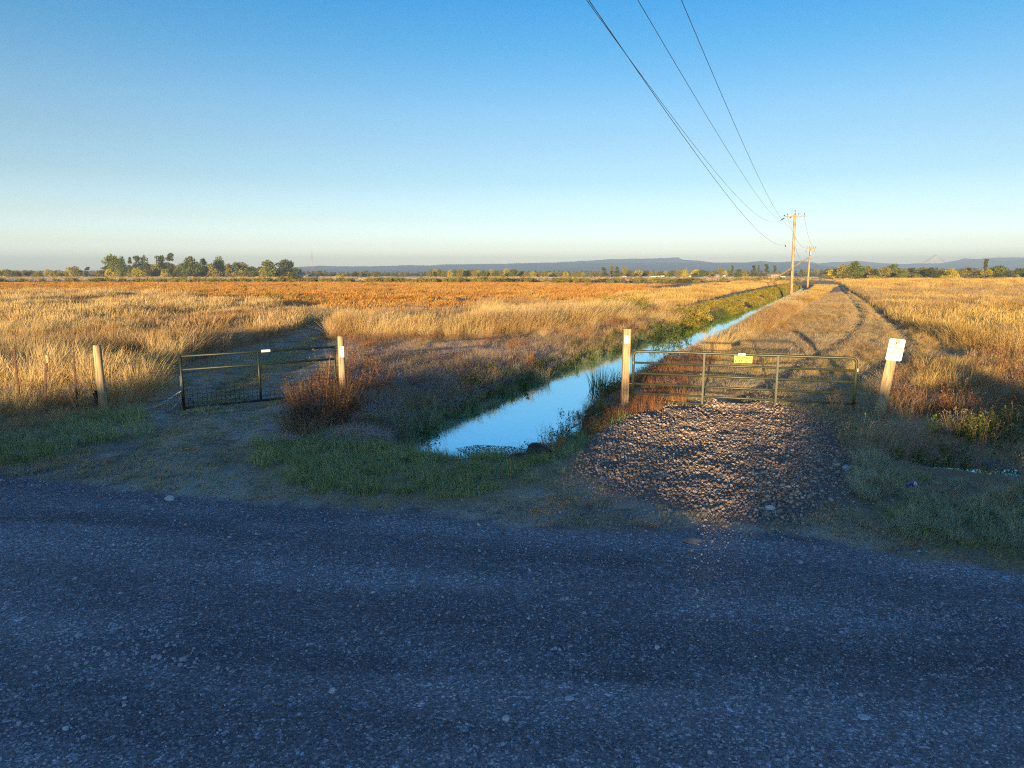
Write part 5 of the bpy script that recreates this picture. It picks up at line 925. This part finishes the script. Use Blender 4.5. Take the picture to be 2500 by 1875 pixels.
litter(666, 1084, (.11, .06), M['white'], 'crumpled white scrap in the grass left of the grey mound', 1); litter(2258, 1218, (.09, .06), M['white'], 'white scrap in the grass below the blue can', 2); litter(2195, 1268, (.16, .07), M['rockgrey'], 'grey scrap on the tuft at the right road edge', 3)
x, y = G(470, 1103); MB().tube([(-.1, -.06, .03), (.1, .06, .035)], .011, 6).obj('stick', M['straw'], label='pale short stick lying on the dirt of the left track', cat='stick').location = (x, y, hz1(x, y))
def branch(pts, r_, label):
    P_ = [Vector((*G(a_, b_), 0)) for a_, b_ in pts]
    for p in P_: p.z = hz1(p.x, p.y)+.28
    MB().tube(P_, [r_]*(len(P_)-1)+[r_*.4], 5).obj('branch', M['brown'], label=label, cat='branch')
branch([(905, 960), (950, 959), (1000, 957)], .008, 'thin bare pole lying on the thatch of the left bank'); branch([(1080, 930), (1110, 918), (1140, 925)], .012, 'curved pale branch on the left bank thatch'); branch([(1395, 1010), (1440, 998), (1490, 994)], .014, 'pale branch lying among the rusty grass left of the square post')
# dark scum floating at the near end of the water
x, y = fill(GP([(1110, 1096), (1160, 1086), (1250, 1090), (1300, 1100), (1240, 1120), (1150, 1118)], ZW), 1500); s = rng.uniform(.006, .016, len(x)); SC = stones(4, plain('duckweed', (.06, .075, .075), .5), 1, 'scum', .15)
k = sdist(x, y, WATER) > -.1; scatter('floating_scum', np.stack([x, y, np.full(len(x), ZW+.003)], 1)[k], s[k], SC, rots=np.stack([x*0, x*0, rng.uniform(0, 6, len(x))], 1)[k], label='dark scum floating on the near end of the ditch water', cat='scum')
# ------------------------------------------------------------------ hedge added out of view behind the camera, heights shaped to shade the road
def shade_hedge_h(x):
    h = 5.25+.5*math.sin(x*.7)+.35*math.sin(x*1.9+1)
    if x > -9: h -= .55
    if -27 < x < -20.5: h = 5.2+.12*math.sin(x*3)
    if -16.6 < x < -11.2: h = 4.33+.08*math.sin(x*3)  # lower stretch shaped so sun reaches the cobble gravel
    return h
xs = np.arange(-95, 70, .8); hh_ = [shade_hedge_h(x) for x in xs]; ch = bpy.data.collections.new('shade_hedge_shrubs')
for i in range(4):
    V, Fc = crown('bush', 2600, 90+i); ch.objects.link(bpy.data.objects.new('hedge_crown.%03d' % i, mesh_np('hedge_crown', V*np.array([.8, .8, 1.08]), Fc, M['treeB'])))
for rr in range(3):
    scatter('hedge', np.stack([xs+rng.uniform(-.3, .3, len(xs)), -41-1.3*rr+rng.uniform(-.3, .3, len(xs)), np.full(len(xs), -.1)], 1), hh_, ch, tilt=.02, label='dense row of shrubs added out of view behind the viewpoint to shade the road', cat='hedge') if rr == 0 else None
V = []; Fc = []
for i, x in enumerate(np.arange(-95, 70, .4)): V += [(x, -41.6, -.2), (x, -41.6, shade_hedge_h(x)-.45+.12*math.sin(i*2.1)+.06*math.sin(i*5.3)), (x, -40.6, shade_hedge_h(x)-.6+.12*math.sin(i*1.7)), (x, -40.6, -.2)]  # solid slab inside the added shrubs, stops sun leaking through
n = len(V)//4
for i in range(n-1): Fc += [(4*i+k, 4*i+4+k, 4*i+4+(k+1) % 4, 4*i+(k+1) % 4) for k in range(4)]
link('shade_hedge_mass', mesh_np('shade_hedge_mass', V, Fc, M['treeB']), label='dark solid core added out of view behind the viewpoint to block the sun', cat='hedge', kind='stuff')
